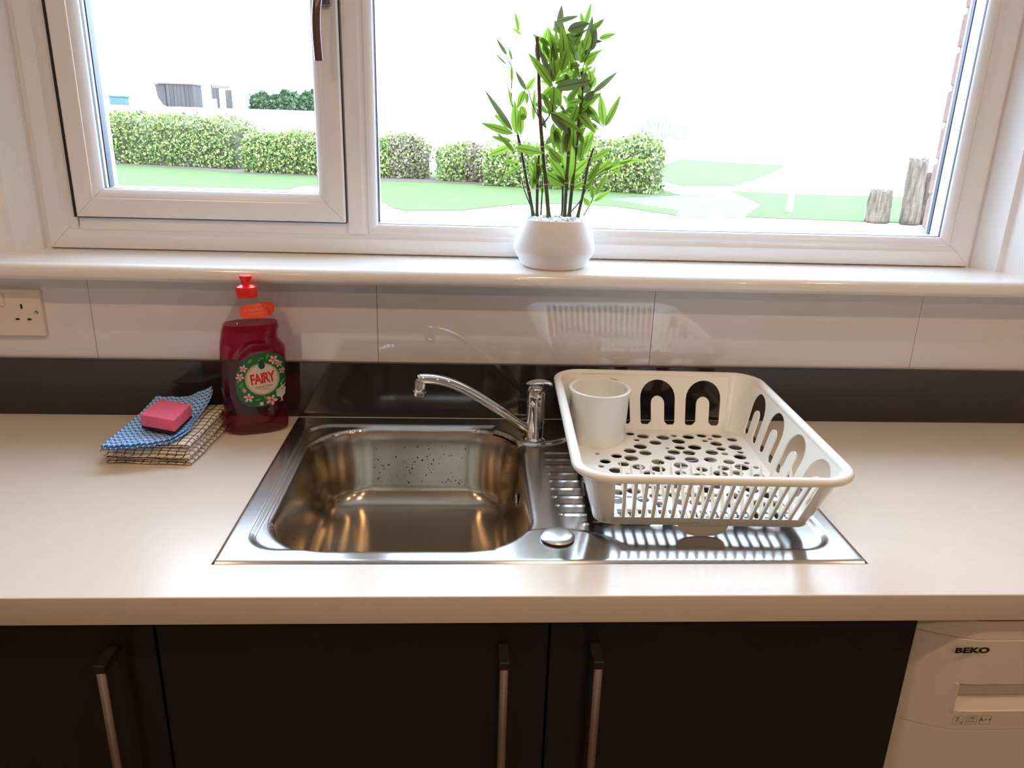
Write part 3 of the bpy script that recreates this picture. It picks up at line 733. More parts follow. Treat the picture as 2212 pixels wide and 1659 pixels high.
def sup(ax, ay, e=2.3): return lambda a: (ax * math.copysign(abs(math.cos(a)) ** (2 / e), math.cos(a)), ay * math.copysign(abs(math.sin(a)) ** (2 / e), math.sin(a)))
LX, LZ = .012, .104; TL = math.radians(8)
def lab_shape(a):
    x, y = sup(.0440, .0500, 2.5)(a); x += .006 * (y / .05); return (min(x, .0425), y)
lb = link('label', wrap(blob(lab_shape, 14), LX, LZ, .0004), LBL['green'], BT, smooth=True, label='green front label with pink flowers')
def dec(name, me, x, z, off, m, rot=0., **k):
    me.name = name; wrap(me, LX + x, LZ + z, off, rot); return link(name, me, m, lb, **k)
RB = 0.10
dec('roundel', blob(sup(.0305, .0305, 2), 8), .001, .002, .0007, LBL['lime']); dec('roundel', blob(sup(.0290, .0290, 2), 8), .001, .002, .0009, LBL['cream'])
me = flat('roundel_line', [circ(0, 0, .0277, 48), circ(0, 0, .0271, 48)]); dec('roundel_line', me, .001, .002, .0011, LBL['dk'])
t = text_mesh('lettering', 'FAIRY', .0265, .66, .0009, .92)
for v in t.vertices: v.co.y *= 1.0
dec('lettering', t, .001, .003, .0013, LBL['lred'], RB)
dec('lettering', text_mesh('lettering', 'Clean & Fresh', .0058, .9), .002, -.0115, .0013, LBL['text'], RB)
dec('lettering', text_mesh('lettering', 'Pomegranate', .0034, .9), .002, -.0162, .0013, LBL['text'], RB)
def drop(a):
    y = math.sin(a); x = math.cos(a) * (1 - .5 * max(0, y)); return (x * .0058, y * .0075 + (.004 * max(0, y) ** 3))
dec('drop', blob(drop, 4, 24), .001, .0285, .0015, LBL['dk'])
def flower(x, z, s, rot=0):
    vs_, fs_ = [], []
    for k in range(5):
        a = rot + 2 * PI * k / 5; ca, sa = math.cos(a), math.sin(a)
        P = [(0, 0), (.4, .28), (.8, .30), (1.05, .08), (.98, -.14), (.75, -.28), (.4, -.2)]; b0 = len(vs_)
        for px, py in P: vs_.append(((px * ca - py * sa) * s, (px * sa + py * ca) * s, 0))
        fs_.append([b0 + i for i in range(len(P))])
    dec('flower', pyd('flower', vs_, fs_), x, z, .0015, LBL['cream' if False else 'pink'], 0)
    dec('flower_centre', blob(sup(s * .22, s * .22, 2), 2, 8), x, z, .0018, LBL['lred'])
for i, (x, z, s) in enumerate([(-.030, .024, .0068), (-.037, .009, .0072), (-.031, -.017, .004), (-.025, -.031, .0085), (.014, -.039, .010), (.022, .036, .0085), (.031, .027, .0066), (.036, .013, .0062)]): flower(x, z, s, i * .9)
for i, (x, z, s, r) in enumerate([(-.036, -.006, .006, 1.), (-.033, -.012, .005, .4), (.004, -.034, .006, 2.2), (-.010, -.036, .005, .2), (.0, .039, .006, .5), (.012, .043, .006, 1.2), (.035, -.008, .006, .8), (-.018, .037, .006, .7), (-.041, .0, .004, 1.5)]):
    dec('leaf', blob(sup(s, s * .4, 1.6), 3, 12), x, z, .0012, LBL['lime'], r)
me = flat('glass_icon', [[(-.009, .010), (.009, .011), (.007, -.002), (.002, -.006), (.001, -.013), (.005, -.0145), (-.005, -.0145), (-.001, -.013), (-.002, -.006), (-.009, -.003)]]); dec('glass_icon', me, .032, -.030, .0019, LBL['white'])
for v in (me := flat('plant_icon', [[(-.008, -.004), (-.002, 0), (-.002, .008), (.001, .001), (.008, .004), (.002, -.003), (.006, -.008), (0, -.004), (-.005, -.009)]])).vertices: pass
dec('plant_icon', me, .034, -.016, .0019, LBL['white'])
dec('recycle_icon', flat('recycle_icon', [rrect(0, 0, .0032, .0032, .0008, 2)]), -.004, -.044, .0016, LBL['white'])
rl = link('neck_label', wrap(blob(sup(.0300, .0118, 3.4), 8), .0155 - .001, .2275, .0006), LBL['orange'], BT, smooth=True, label='small red label on the shoulder')
for body_, sz, zz in (('POMEGRANATE SCENT', .0046, .0025), ('Gentle on hands', .0046, -.0035)):
    me = text_mesh('lettering', body_, sz, 1.0); wrap(me, .0165, .2275 + zz, .0010, .05); link('lettering', me, LBL['orangetext'], rl)

# ================================================================== folded towels, cloth, sponge
def check_mat(name, base, line, sx, sy, lw=.09, lw2=None):
    m = bpy.data.materials.new(name); m.use_nodes = True; nt = m.node_tree; b = nt.nodes['Principled BSDF']; b.inputs['Roughness'].default_value = .95
    uv = nt.nodes.new('ShaderNodeUVMap'); sp = nt.nodes.new('ShaderNodeSeparateXYZ'); nt.links.new(uv.outputs[0], sp.inputs[0])
    outs = []
    for k, lwk in ((0, lw), (1, lw2 or lw)):
        fr = nt.nodes.new('ShaderNodeMath'); fr.operation = 'FRACT'; nt.links.new(sp.outputs[k], fr.inputs[0])
        c = nt.nodes.new('ShaderNodeMath'); c.operation = 'LESS_THAN'; c.inputs[1].default_value = lwk; nt.links.new(fr.outputs[0], c.inputs[0]); outs.append(c)
    mx = nt.nodes.new('ShaderNodeMath'); mx.operation = 'MAXIMUM'; nt.links.new(outs[0].outputs[0], mx.inputs[0]); nt.links.new(outs[1].outputs[0], mx.inputs[1])
    mix = nt.nodes.new('ShaderNodeMix'); mix.data_type = 'RGBA'; mix.inputs[6].default_value = (*base, 1); mix.inputs[7].default_value = (*line, 1)
    nt.links.new(mx.outputs[0], mix.inputs[0]); nt.links.new(mix.outputs[2], b.inputs['Base Color'])
    n = nt.nodes.new('ShaderNodeTexNoise'); n.inputs['Scale'].default_value = 900; bp_ = nt.nodes.new('ShaderNodeBump'); bp_.inputs['Strength'].default_value = .5; bp_.inputs['Distance'].default_value = .001
    tc = nt.nodes.new('ShaderNodeTexCoord'); nt.links.new(tc.outputs['Object'], n.inputs['Vector']); nt.links.new(n.outputs['Fac'], bp_.inputs['Height']); nt.links.new(bp_.outputs[0], b.inputs['Normal'])
    return m
M['towel_black'] = check_mat('cream_black_check', (.78, .72, .60), (.03, .025, .03), 1, 1, .13)
M['towel_purple'] = check_mat('cream_purple_check', (.76, .72, .66), (.13, .07, .11), 1, 1, .12)
def fold_layer(w, d, t, z, puff, seed, ck=.014, base=lambda x, y: 0, skew=0.):
    """one folded layer: rounded cushion-edged sheet, puffed between the check lines. uv in checks around the section"""
    bm = bmesh.new(); uvl = bm.loops.layers.uv.new('UVMap'); rnd = random.Random(seed); ph = rnd.random() * 6
    # section points across x (loop around), swept along y
    nxs = 40; sec = []
    hw = w / 2 - t / 2
    for i in range(nxs + 1): sec.append((-hw + 2 * hw * i / nxs, t / 2, 0, 1))
    for i in range(1, 8): a = PI / 2 - PI * i / 8; sec.append((hw + t / 2 * math.cos(a), t / 2 * math.sin(a), math.cos(a), math.sin(a)))
    for i in range(nxs + 1): sec.append((hw - 2 * hw * i / nxs, -t / 2, 0, -1))
    for i in range(1, 8): a = -PI / 2 - PI * i / 8; sec.append((-hw + t / 2 * math.cos(a), t / 2 * math.sin(a), math.cos(a), math.sin(a)))
    arc = [0]
    for a, b in zip(sec, sec[1:] + sec[:1]): arc.append(arc[-1] + math.hypot(a[0] - b[0], a[1] - b[1]))
    m = len(sec); nyy = 56; rows = []
    for j in range(nyy + 1):
        y = -d / 2 + d * j / nyy; row = []
        endk = min(1, math.sqrt(max(0, 1 - (1 - min(j, nyy - j) / 3) ** 2)) if min(j, nyy - j) < 3 else 1); endk = max(endk, .25)
        for i in range(m):
            x, zz, nx_, nz_ = sec[i]; u = arc[i] / ck; v_ = (y + ph * .01) / ck
            pf = puff * (abs(math.sin(PI * u)) ** .5 * abs(math.sin(PI * v_)) ** .5 - .5)
            X = x + nx_ * pf + .0012 * math.sin(y * 70 + ph) + skew * y; Z = z + zz * endk + nz_ * pf * (1 if nz_ > -.5 else 0) + base(x, y) + .0006 * math.sin(x * 90 + y * 60 + ph)
            row.append((bm.verts.new((X, y + .001 * math.sin(x * 80 + ph * 2), Z)), u, v_))
        rows.append(row)
    for a, b in zip(rows, rows[1:]):
        for i in range(m):
            j = (i + 1) % m; f = bm.faces.new((a[i][0], a[j][0], b[j][0], b[i][0])); us = [a[i][1], a[j][1] if j else arc[-1] / ck, b[j][1] if j else arc[-1] / ck, b[i][1]]; vv = [a[i][2], a[i][2], b[i][2], b[i][2]]
            for lp, uu, v2 in zip(f.loops, us, vv): lp[uvl].uv = (uu, v2)
    for row, fl in ((rows[0], True), (rows[-1], False)):
        f = bm.faces.new([r[0] for r in (row[::-1] if fl else row)])
        for lp in f.loops: lp[uvl].uv = (lp.vert.co.x / ck, lp.vert.co.z / .0042 + .2)
    bmesh.ops.recalc_face_normals(bm, faces=bm.faces); return bm
PR = math.radians(-3.5)
slope = lambda x, y: 0
tw1 = empty('tea_towel', (-.628, -.130, Z0), PR, label='folded cream tea towel with black check, lowest of the pile beside the bottle', cat='towel')
tw2 = empty('tea_towel', (-.632, -.130, Z0 + .0175), PR, label='folded cream tea towel with purple check lying under the blue cloth', cat='towel')
rise = lambda k: (lambda x, y: k * max(0, (y + .03)) * (.5 + 4 * max(0, x)))
for i, (w_, d_, z_) in enumerate([(.140, .188, .0030), (.137, .185, .0088), (.139, .187, .0146)]):
    o = obj('fold', fold_layer(w_, d_, .0056, z_, .0012, i, base=rise(.012 * i)), M['towel_black'], tw1, smooth=True)
    o.location = ((.002, -.003, .0)[i], (0, .001, -.001)[i], 0)
for i, (w_, d_, z_) in enumerate([(.146, .184, .0030), (.143, .182, .0090), (.136, .180, .0148)]):
    o = obj('fold', fold_layer(w_, d_, .0056, z_, .0011, i + 5, base=rise(.03 + .02 * i)), M['towel_purple' if i < 2 else 'towel_black'], tw2, smooth=True)
    o.location = ((-.004, -.001, .004)[i], 0, 0)
# blue cloth
def cloth_mat():
    m = bpy.data.materials.new('blue_wave_cloth'); m.use_nodes = True; nt = m.node_tree; b = nt.nodes['Principled BSDF']; b.inputs['Roughness'].default_value = .85
    uv = nt.nodes.new('ShaderNodeUVMap'); sp = nt.nodes.new('ShaderNodeSeparateXYZ'); nt.links.new(uv.outputs[0], sp.inputs[0])
    def mth(op, a, bb): 
        n = nt.nodes.new('ShaderNodeMath'); n.operation = op
        for k, v in enumerate((a, bb)):
            if v is None: continue
            if isinstance(v, (int, float)): n.inputs[k].default_value = v
            else: nt.links.new(v, n.inputs[k])
        return n.outputs[0]
    zz = mth('PINGPONG', mth('MULTIPLY', sp.outputs[0], 13), .5)
    s = mth('FRACT', mth('ADD', mth('MULTIPLY', sp.outputs[1], 17), mth('MULTIPLY', zz, 1.1)), None)
    c = mth('LESS_THAN', s, .42)
    mix = nt.nodes.new('ShaderNodeMix'); mix.data_type = 'RGBA'; mix.inputs[6].default_value = (.45, .68, .88, 1); mix.inputs[7].default_value = (.02, .20, .72, 1)
    nt.links.new(c, mix.inputs[0]); nt.links.new(mix.outputs[2], b.inputs['Base Color']); return m
M['bluecloth'] = cloth_mat()
def cloth(nu=60, nv=60):
    C = [Vector(p) for p in ((-.695, -.244, .040), (-.592, -.216, .0435), (-.584, -.038, .066), (-.684, -.040, .046))]
    bm = bmesh.new(); uvl = bm.loops.layers.uv.new('UVMap'); G = []
    for i in range(nu + 1):
        u = i / nu; row = []
        for j in range(nv + 1):
            v = j / nv; p = (C[0] * (1 - u) + C[1] * u) * (1 - v) + (C[3] * (1 - u) + C[2] * u) * v
            lift = .0045 * math.exp(-((u - .5) ** 2 + (v - .5) ** 2) * 0)
            p.z = .0405 + .012 * v * v * 1.0
            p.z += .020 * max(0, u - .55) * max(0, v - .55) * 5 + .0035 * max(0, u - .8) * 5 * (1 - v)
            p.z += .0007 * math.sin(u * 26 + v * 7) + .0009 * math.sin(v * 17) * u
            p.x += .004 * math.sin(v * 9) * (u ** 3) + .012 * (v * (1 - v)) * u * 1.5
            p.y += .006 * math.sin(u * PI) * (-1 if v < .02 else 0) * 0
            p.y -= .006 * u * (1 - u) * 4 * (1 - v)
            row.append(bm.verts.new(p - Vector((-.64, -.13, 0))))
        G.append(row)
    for i in range(nu):
        for j in range(nv):
            f = bm.faces.new((G[i][j], G[i + 1][j], G[i + 1][j + 1], G[i][j + 1]))
            for lp, (a, b) in zip(f.loops, ((i, j), (i + 1, j), (i + 1, j + 1), (i, j + 1))): lp[uvl].uv = (a / nu, b / nv)
    return bm
cl = obj('cleaning_cloth', cloth(), M['bluecloth'], smooth=True, label='blue and white wavy patterned cloth draped on top of the towels', cat='cloth'); cl.location = (-.64, -.13, Z0 + .0005)
sd = cl.modifiers.new('t', 'SOLIDIFY'); sd.thickness = .0022; sd.offset = 0
cl2 = obj('lower_fold', cloth(), M['bluecloth'], cl, smooth=True); cl2.location = (.003, -.004, -.0028); cl2.scale = (1.0, .98, 1); s2 = cl2.modifiers.new('t', 'SOLIDIFY'); s2.thickness = .0018
# sponge
spg = empty('sponge', (-.6225, -.1555, Z0 + .0475), 0, label='pink scouring sponge with dark underside lying on the blue cloth', cat='sponge')
SPP = [(-.655, -.183), (-.590, -.209), (-.588, -.132), (-.650, -.106)]
def slab(z0, z1, bev, grow=0):
    bm = poly_prism([(x + .6225 + (grow if x > -.62 else -grow), y + .1555) for x, y in SPP], z0, z1)
    bmesh.ops.bevel(bm, geom=list(bm.edges), offset=bev, segments=2, affect='EDGES', profile=.5); return bm
obj('foam', slab(.0050, .0255, .0016), M['pink'], spg); obj('scourer', slab(0, .0052, .0008, -.0006), M['scour'], spg, label='dark scouring layer')

# ================================================================== potted bamboo on the sill
PX, PY, PZ = .052, .0435, Z0 + SILL
pp = empty('potted_bamboo', (PX, PY, PZ), label='artificial bamboo plant in a white pot on the window sill', cat='potted plant')
po = obj('pot', L([(0, 0), (.056, 0), (.0605, .003), (.0745, .0265), (.0765, .032), (.0765, .038), (.0735, .056), (.0665, .078), (.0625, .0885), (.0600, .0905), (.0570, .0885), (.058, .078), (.0, .078)], 64), M['pot'], pp, label='matt white round pot narrowing to the top'); autosmooth(po, 25)
rnd = random.Random(5)
pm = bmesh.new(); bmesh.ops.create_icosphere(pm, subdivisions=2, radius=.006)
for v in pm.verts: v.co *= 1 + .12 * math.sin(v.co.x * 900 + v.co.y * 500); v.co.z *= .6
pme = finish(pm, 'pebble'); pme.materials.append(M['pebble'])
for p in pme.polygons: p.use_smooth = True
k = 0
for ring_r, cnt in ((.012, 5), (.026, 10), (.041, 16), (.0505, 20)):
    for i in range(cnt):
        a = 2 * PI * i / cnt + rnd.random() * .3; o = bpy.data.objects.new('pebble', pme); COL.objects.link(o); o.parent = pp
        o.location = (ring_r * math.cos(a), ring_r * math.sin(a), .081 + rnd.random() * .004); o.rotation_euler = (rnd.random(), rnd.random(), rnd.random() * 6)
def PW(a, b, dy=0.):
    s = a / 1306; t = b / 1600
    x = (-.100 + s * .296) * (1 - t) + (-.095 + s * .322) * t; z = (.742 + s * .011) * (1 - t) + (.389 + s * .008) * t
    k_ = 1 + dy / 1.49   # keep the traced outline when the piece stands nearer or farther
    return Vector((x - PX + (x + .105) * (k_ - 1), .045 + dy - PY, z + Z0 - PZ + (z - .551) * (k_ - 1)))
stems = [([(428, 1610), (400, 1440), (372, 1290), (345, 1130), (310, 960)], .0030, .010, 0), ([(455, 1612), (458, 1420), (462, 1250), (470, 1120)], .0026, -.008, 0),
         ([(485, 1605), (495, 1420), (500, 1290)], .0014, .02, 0), ([(545, 1622), (528, 1400), (505, 1150), (485, 900), (472, 620), (468, 420), (455, 230)], .0034, -.004, 1),
         ([(648, 1610), (652, 1400), (650, 1200)], .0022, .012, 0), ([(665, 1618), (678, 1380), (688, 1200), (700, 1000)], .0030, -.012, 0),
         ([(700, 1618), (720, 1400), (745, 1150), (770, 900), (800, 640), (800, 480)], .0032, .006, 1), ([(765, 1622), (812, 1400), (845, 1200), (888, 1065)], .0026, -.002, 0),
         ([(810, 1610), (880, 1470), (885, 1340), (1010, 1220), (1130, 1150), (1290, 1080)], .0009, .012, 0), ([(418, 1560), (360, 1400), (325, 1280), (200, 1110)], .0009, .004, 0),
         ([(712, 1580), (790, 1480), (860, 1330), (960, 1240)], .0011, -.006, 0), ([(312, 965), (280, 820), (262, 640), (270, 470), (240, 400)], .0011, .010, 0),
         ([(690, 1400), (690, 1200), (700, 1000), (690, 860)], .0011, -.014, 0), ([(575, 800), (572, 700), (575, 600), (560, 500), (570, 300)], .0011, -.010, 0),
         ([(485, 900), (530, 840), (555, 790), (575, 600)], .0013, -.006, 0), ([(470, 830), (420, 720), (390, 620)], .001, -.004, 0), ([(765, 900), (870, 840), (965, 900)], .0008, .004, 0), ([(800, 640), (760, 430), (720, 330)], .0009, .01, 0), ([(800, 560), (815, 420), (880, 300)], .0009, 0.0, 0)]
for pts, r, dy, br in stems:
    P = spline([PW(a, b, dy * (1 - .0 * i)) for i, (a, b) in enumerate(pts)], 5); P = [p for p in P]
    P[0].z = max(P[0].z, .079); r = r * 1.2
    nn = len(P); rad = [r * (1 - .35 * i / nn) for i in range(nn)]
    if r > .002:
        for i in range(0, nn, 6): rad[i] = rad[i] * 1.28
    s_ = autosmooth(obj('stem', tube(bmesh.new(), P, rad, 8), M['brownstem' if False else 'stem'], pp), 60)
    if r > .002:
        for i in range(6, nn - 1, 6):
            q = P[i]; tb = tube(bmesh.new(), [q - (P[i + 1] - q).normalized() * .0012, q + (P[i + 1] - q).normalized() * .0012], rad[i] * 1.02, 8); obj('stem_node', tb, M['node'], s_)
    if br:
        tb = tube(bmesh.new(), P[nn // 2:], [x * 1.05 for x in rad[nn // 2:]], 8); autosmooth(obj('brown_stem_section', tb, M['brownstem'], s_), 60)
# leaf masters
def leaf_mesh(curl, seedv, m):
    n = 10; v = []; f = []; uvs = []
    for i in range(n + 1):
        t = i / n; wd = .5 * (math.sin(PI * min(1, t * 1.02) ** .75) ** .8) if 0 < t < 1 else 0.0
        wd = max(wd, .03 if i == 0 else 0.0)
        for k_, s_ in enumerate((-1, -.5, 0, .5, 1)):
            v.append((t, wd * s_, curl * (t ** 2 - t) * 1.0 + .10 * abs(s_) * wd * .6)); uvs.append((t, .5 + s_ * .5))
    for i in range(n):
        for k_ in range(4): a = i * 5 + k_; f.append((a, a + 1, a + 6, a + 5))
    me = pyd('leaf', v, f); me.materials.append(m); u = me.uv_layers.new(name='UVMap')
    for lp in me.loops: u.data[lp.index].uv = uvs[lp.vertex_index]
    for p in me.polygons: p.use_smooth = True
    return me
LM = [leaf_mesh(c, 0, M['leaf']) for c in (.12, .3, -.15, -.3)]; LD = [leaf_mesh(c, 0, M['leafdark']) for c in (.15, -.25, .35)]
rnd = random.Random(21)
def leaf(a0, b0, a1, b1, wpx, dark=False, dy=None, tilt=None, curl=None):
    dy = rnd.uniform(-.030, .022) if dy is None else dy
    p0 = PW(a0, b0, dy); p1 = PW(a1, b1, dy + rnd.uniform(-.012, .012)); d = p1 - p0; ln = d.length; d.normalize()
    nrm = Vector((rnd.uniform(-.35, .35), -1, rnd.uniform(-.2, .6) if tilt is None else tilt)); nrm = (nrm - d * nrm.dot(d)).normalized(); yv = nrm.cross(d)
    me = rnd.choice(LD if dark else LM); o = bpy.data.objects.new('leaf', me); COL.objects.link(o); o.parent = pp
    wd = wpx * .000235 * 1.08
    o.matrix_local = Matrix(((d.x * ln, yv.x * wd, nrm.x * ln, p0.x), (d.y * ln, yv.y * wd, nrm.y * ln, p0.y), (d.z * ln, yv.z * wd, nrm.z * ln, p0.z), (0, 0, 0, 1)))
A = [ # left side
 (270, 930, 55, 610, 42, 1), (275, 950, 32, 868, 55, 0), (255, 1050, 80, 1125, 50, 0), (260, 1010, 110, 970, 40, 0), (300, 950, 285, 690, 66, 0), (245, 900, 125, 800, 26, 0), (290, 1060, 515, 1105, 62, 0), (240, 920, 130, 780, 24, 0),
 (285, 1090, 150, 940, 34, 0), (330, 820, 380, 825, 45, 0), (335, 740, 382, 820, 40, 0), (330, 960, 330, 730, 50, 0), (375, 620, 290, 470, 34, 1), (375, 620, 445, 520, 42, 0), (365, 620, 305, 760, 52, 0), (380, 640, 378, 730, 30, 0), (430, 850, 440, 600, 32, 0),
 (262, 740, 235, 590, 22, 0), (265, 560, 262, 420, 22, 0), (268, 400, 240, 300, 18, 0), (228, 360, 145, 235, 26, 1), (228, 430, 135, 340, 14, 0), (340, 215, 265, 160, 22, 0), (315, 190, 288, 50, 30, 0),
 # brown tip leaf
 (465, 410, 455, 225, 44, 1),
 # cluster A
 (572, 590, 385, 340, 62, 0), (580, 560, 690, 275, 72, 0), (590, 570, 890, 440, 72, 0), (600, 600, 870, 545, 74, 1), (570, 600, 640, 750, 86, 0), (565, 610, 490, 690, 60, 0), (585, 590, 580, 740, 70, 0), (560, 600, 500, 380, 40, 0), (570, 560, 560, 380, 60, 1),
 # upper mass
 (600, 520, 575, 200, 70, 0), (660, 420, 640, 150, 80, 0), (480, 360, 545, 150, 60, 0), (640, 200, 590, 110, 60, 1), (690, 180, 860, 130, 66, 1), (600, 120, 780, 78, 34, 1), (650, 380, 690, 200, 50, 0), (720, 330, 690, 200, 40, 0), (740, 360, 690, 250, 36, 0),
 (560, 420, 500, 240, 56, 0), (600, 400, 545, 160, 50, 0), (640, 480, 690, 300, 66, 0), (720, 480, 690, 260, 40, 0), (540, 470, 480, 320, 40, 1), (610, 350, 600, 180, 50, 0),
 # upper right
 (820, 400, 880, 70, 66, 1), (870, 330, 900, 120, 66, 1), (780, 410, 850, 210, 60, 0), (780, 420, 960, 320, 44, 0), (840, 250, 960, 260, 38, 1), (880, 180, 970, 100, 36, 0), (930, 240, 1060, 205, 38, 0), (800, 400, 800, 300, 40, 0), (830, 440, 920, 350, 36, 0),
 (815, 330, 860, 190, 60, 0), (780, 360, 800, 240, 40, 0),
 # mid right
 (880, 640, 1075, 478, 40, 1), (790, 640, 890, 510, 80, 1), (800, 740, 950, 640, 56, 0), (860, 600, 905, 520, 60, 0), (870, 560, 850, 470, 60, 0), (965, 890, 935, 640, 60, 0), (975, 895, 1098, 650, 50, 0), (820, 700, 890, 620, 60, 1), (690, 700, 780, 600, 50, 0), (700, 720, 800, 700, 60, 0),
 (800, 560, 830, 480, 50, 1), (740, 640, 720, 560, 30, 0),
 # cluster B
 (555, 790, 800, 950, 66, 0), (640, 780, 935, 920, 72, 0), (670, 770, 925, 800, 66, 0), (560, 800, 700, 960, 60, 1), (770, 800, 905, 955, 64, 0), (560, 780, 500, 650, 50, 0), (830, 740, 940, 880, 60, 0), (545, 770, 600, 680, 70, 0), (780, 780, 910, 690, 46, 0),
 (580, 870, 590, 1090, 50, 0), (560, 930, 660, 1030, 66, 0), (700, 860, 650, 1120, 60, 1), (640, 850, 640, 950, 40, 0), (600, 900, 640, 1110, 60, 0), (730, 900, 740, 1080, 50, 0),
 # cluster C low centre
 (680, 1360, 480, 1235, 70, 0), (685, 1350, 540, 1130, 72, 0), (688, 1340, 725, 960, 80, 0), (692, 1300, 860, 1140, 78, 0), (665, 1380, 540, 1320, 50, 0), (690, 1370, 800, 1260, 50, 0), (640, 1180, 540, 1060, 60, 0), (780, 1160, 810, 980, 50, 0), (760, 1170, 860, 950, 44, 0), (680, 1100, 700, 900, 60, 0), (810, 1120, 890, 940, 46, 0),
 (870, 1150, 1030, 1060, 44, 0), (665, 1270, 640, 1080, 50, 0),
 # lower left greens
 (465, 1320, 450, 1120, 60, 0), (460, 1320, 390, 1180, 52, 0), (465, 1340, 410, 1300, 40, 0), (478, 1390, 535, 1400, 50, 0), (480, 1200, 500, 1060, 46, 0), (330, 1200, 200, 1280, 40, 0), (300, 1180, 190, 1160, 36, 0), (420, 1390, 440, 1230, 44, 0), (450, 1300, 500, 1180, 40, 0),
 # lower right feathery
 (840, 1330, 950, 1150, 46, 0), (870, 1300, 1040, 1150, 40, 0), (900, 1290, 1110, 1140, 34, 0), (960, 1240, 1210, 1140, 30, 0), (1060, 1180, 1300, 1155, 30, 0), (1040, 1240, 1100, 1260, 34, 0), (820, 1400, 900, 1290, 34, 0), (880, 1470, 875, 1350, 34, 0), (900, 1440, 990, 1260, 40, 0), (860, 1530, 810, 1460, 44, 0), (890, 1490, 1030, 1390, 30, 0), (700, 1400, 850, 1320, 46, 0), (930, 1260, 1000, 1140, 26, 0)]
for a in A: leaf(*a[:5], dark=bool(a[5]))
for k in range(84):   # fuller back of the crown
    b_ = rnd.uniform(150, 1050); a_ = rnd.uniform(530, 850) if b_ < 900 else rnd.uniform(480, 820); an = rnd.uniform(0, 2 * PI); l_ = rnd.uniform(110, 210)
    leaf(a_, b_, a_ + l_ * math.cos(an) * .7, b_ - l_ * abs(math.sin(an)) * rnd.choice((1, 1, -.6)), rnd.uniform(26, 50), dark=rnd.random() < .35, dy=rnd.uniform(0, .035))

# ================================================================== outside
GZ = 0.0
struct('ground', B(-45, 60, .45, 140, -.3, GZ), M['concrete'])
def lawn(pts, name='lawn', m='grass', h=.012):
    me = flat(name, [pts], .03); o = link(name, me, M[m], None, (0, 0, GZ + h - .0152), kind='structure'); return o
def sm(pts, n=6): return [(p.x, p.y) for p in spline([(a, b, 0) for a, b in pts], n)]
lawn([(-13, 24.5), (-13, 21.6), (-10.2, 20.4), (-8.6, 17.4), (-7.3, 15.3), (-6.1, 13.9), (-5.2, 13.45), (-4.2, 13.8), (-3.95, 15.6), (-3.95, 16.4), (-2.3, 16.8), (-2.2, 15.2), (-1.85, 13.6), (-1.45, 12.2), (-1.2, 11.9), (-.3, 12.15), (.8, 13.5), (1.8, 13.9), (2.7, 13.5), (3.5, 12.2), (3.75, 13.0), (2.75, 15.2), (4.7, 16.5), (4.7, 20), (-6, 24.5)])  # rounded near edge: bright glare halo at the panes, shaped into the outline
lawn([(4.75, 12.2), (6.95, 11.9), (9.8, 11.7), (13, 12), (13, 17.6), (9.6, 17.7), (7.6, 17.7), (6.4, 18.1), (6.0, 14.8)])
lawn([(5.6, 19.6), (7.2, 20.2), (10.8, 27), (14.3, 34.6), (10.3, 38), (5.2, 24)])
lawn([(2.75, 15.3), (3.55, 12.0), (4.75, 12.1), (6.0, 15.0), (6.6, 18.2), (5.6, 19.4), (4.9, 17.4), (4.6, 16.2)], 'path', 'path', .008)
lawn([(-12, 24), (-12, 22.9), (-10.7, 22.1), (-8, 21.05), (-6.2, 19.75), (-4.0, 19.4), (-2, 18.4), (0.4, 18.1), (0.4, 19.6), (-5, 22.)], 'soil_bed', 'soil', .02)
import numpy as np
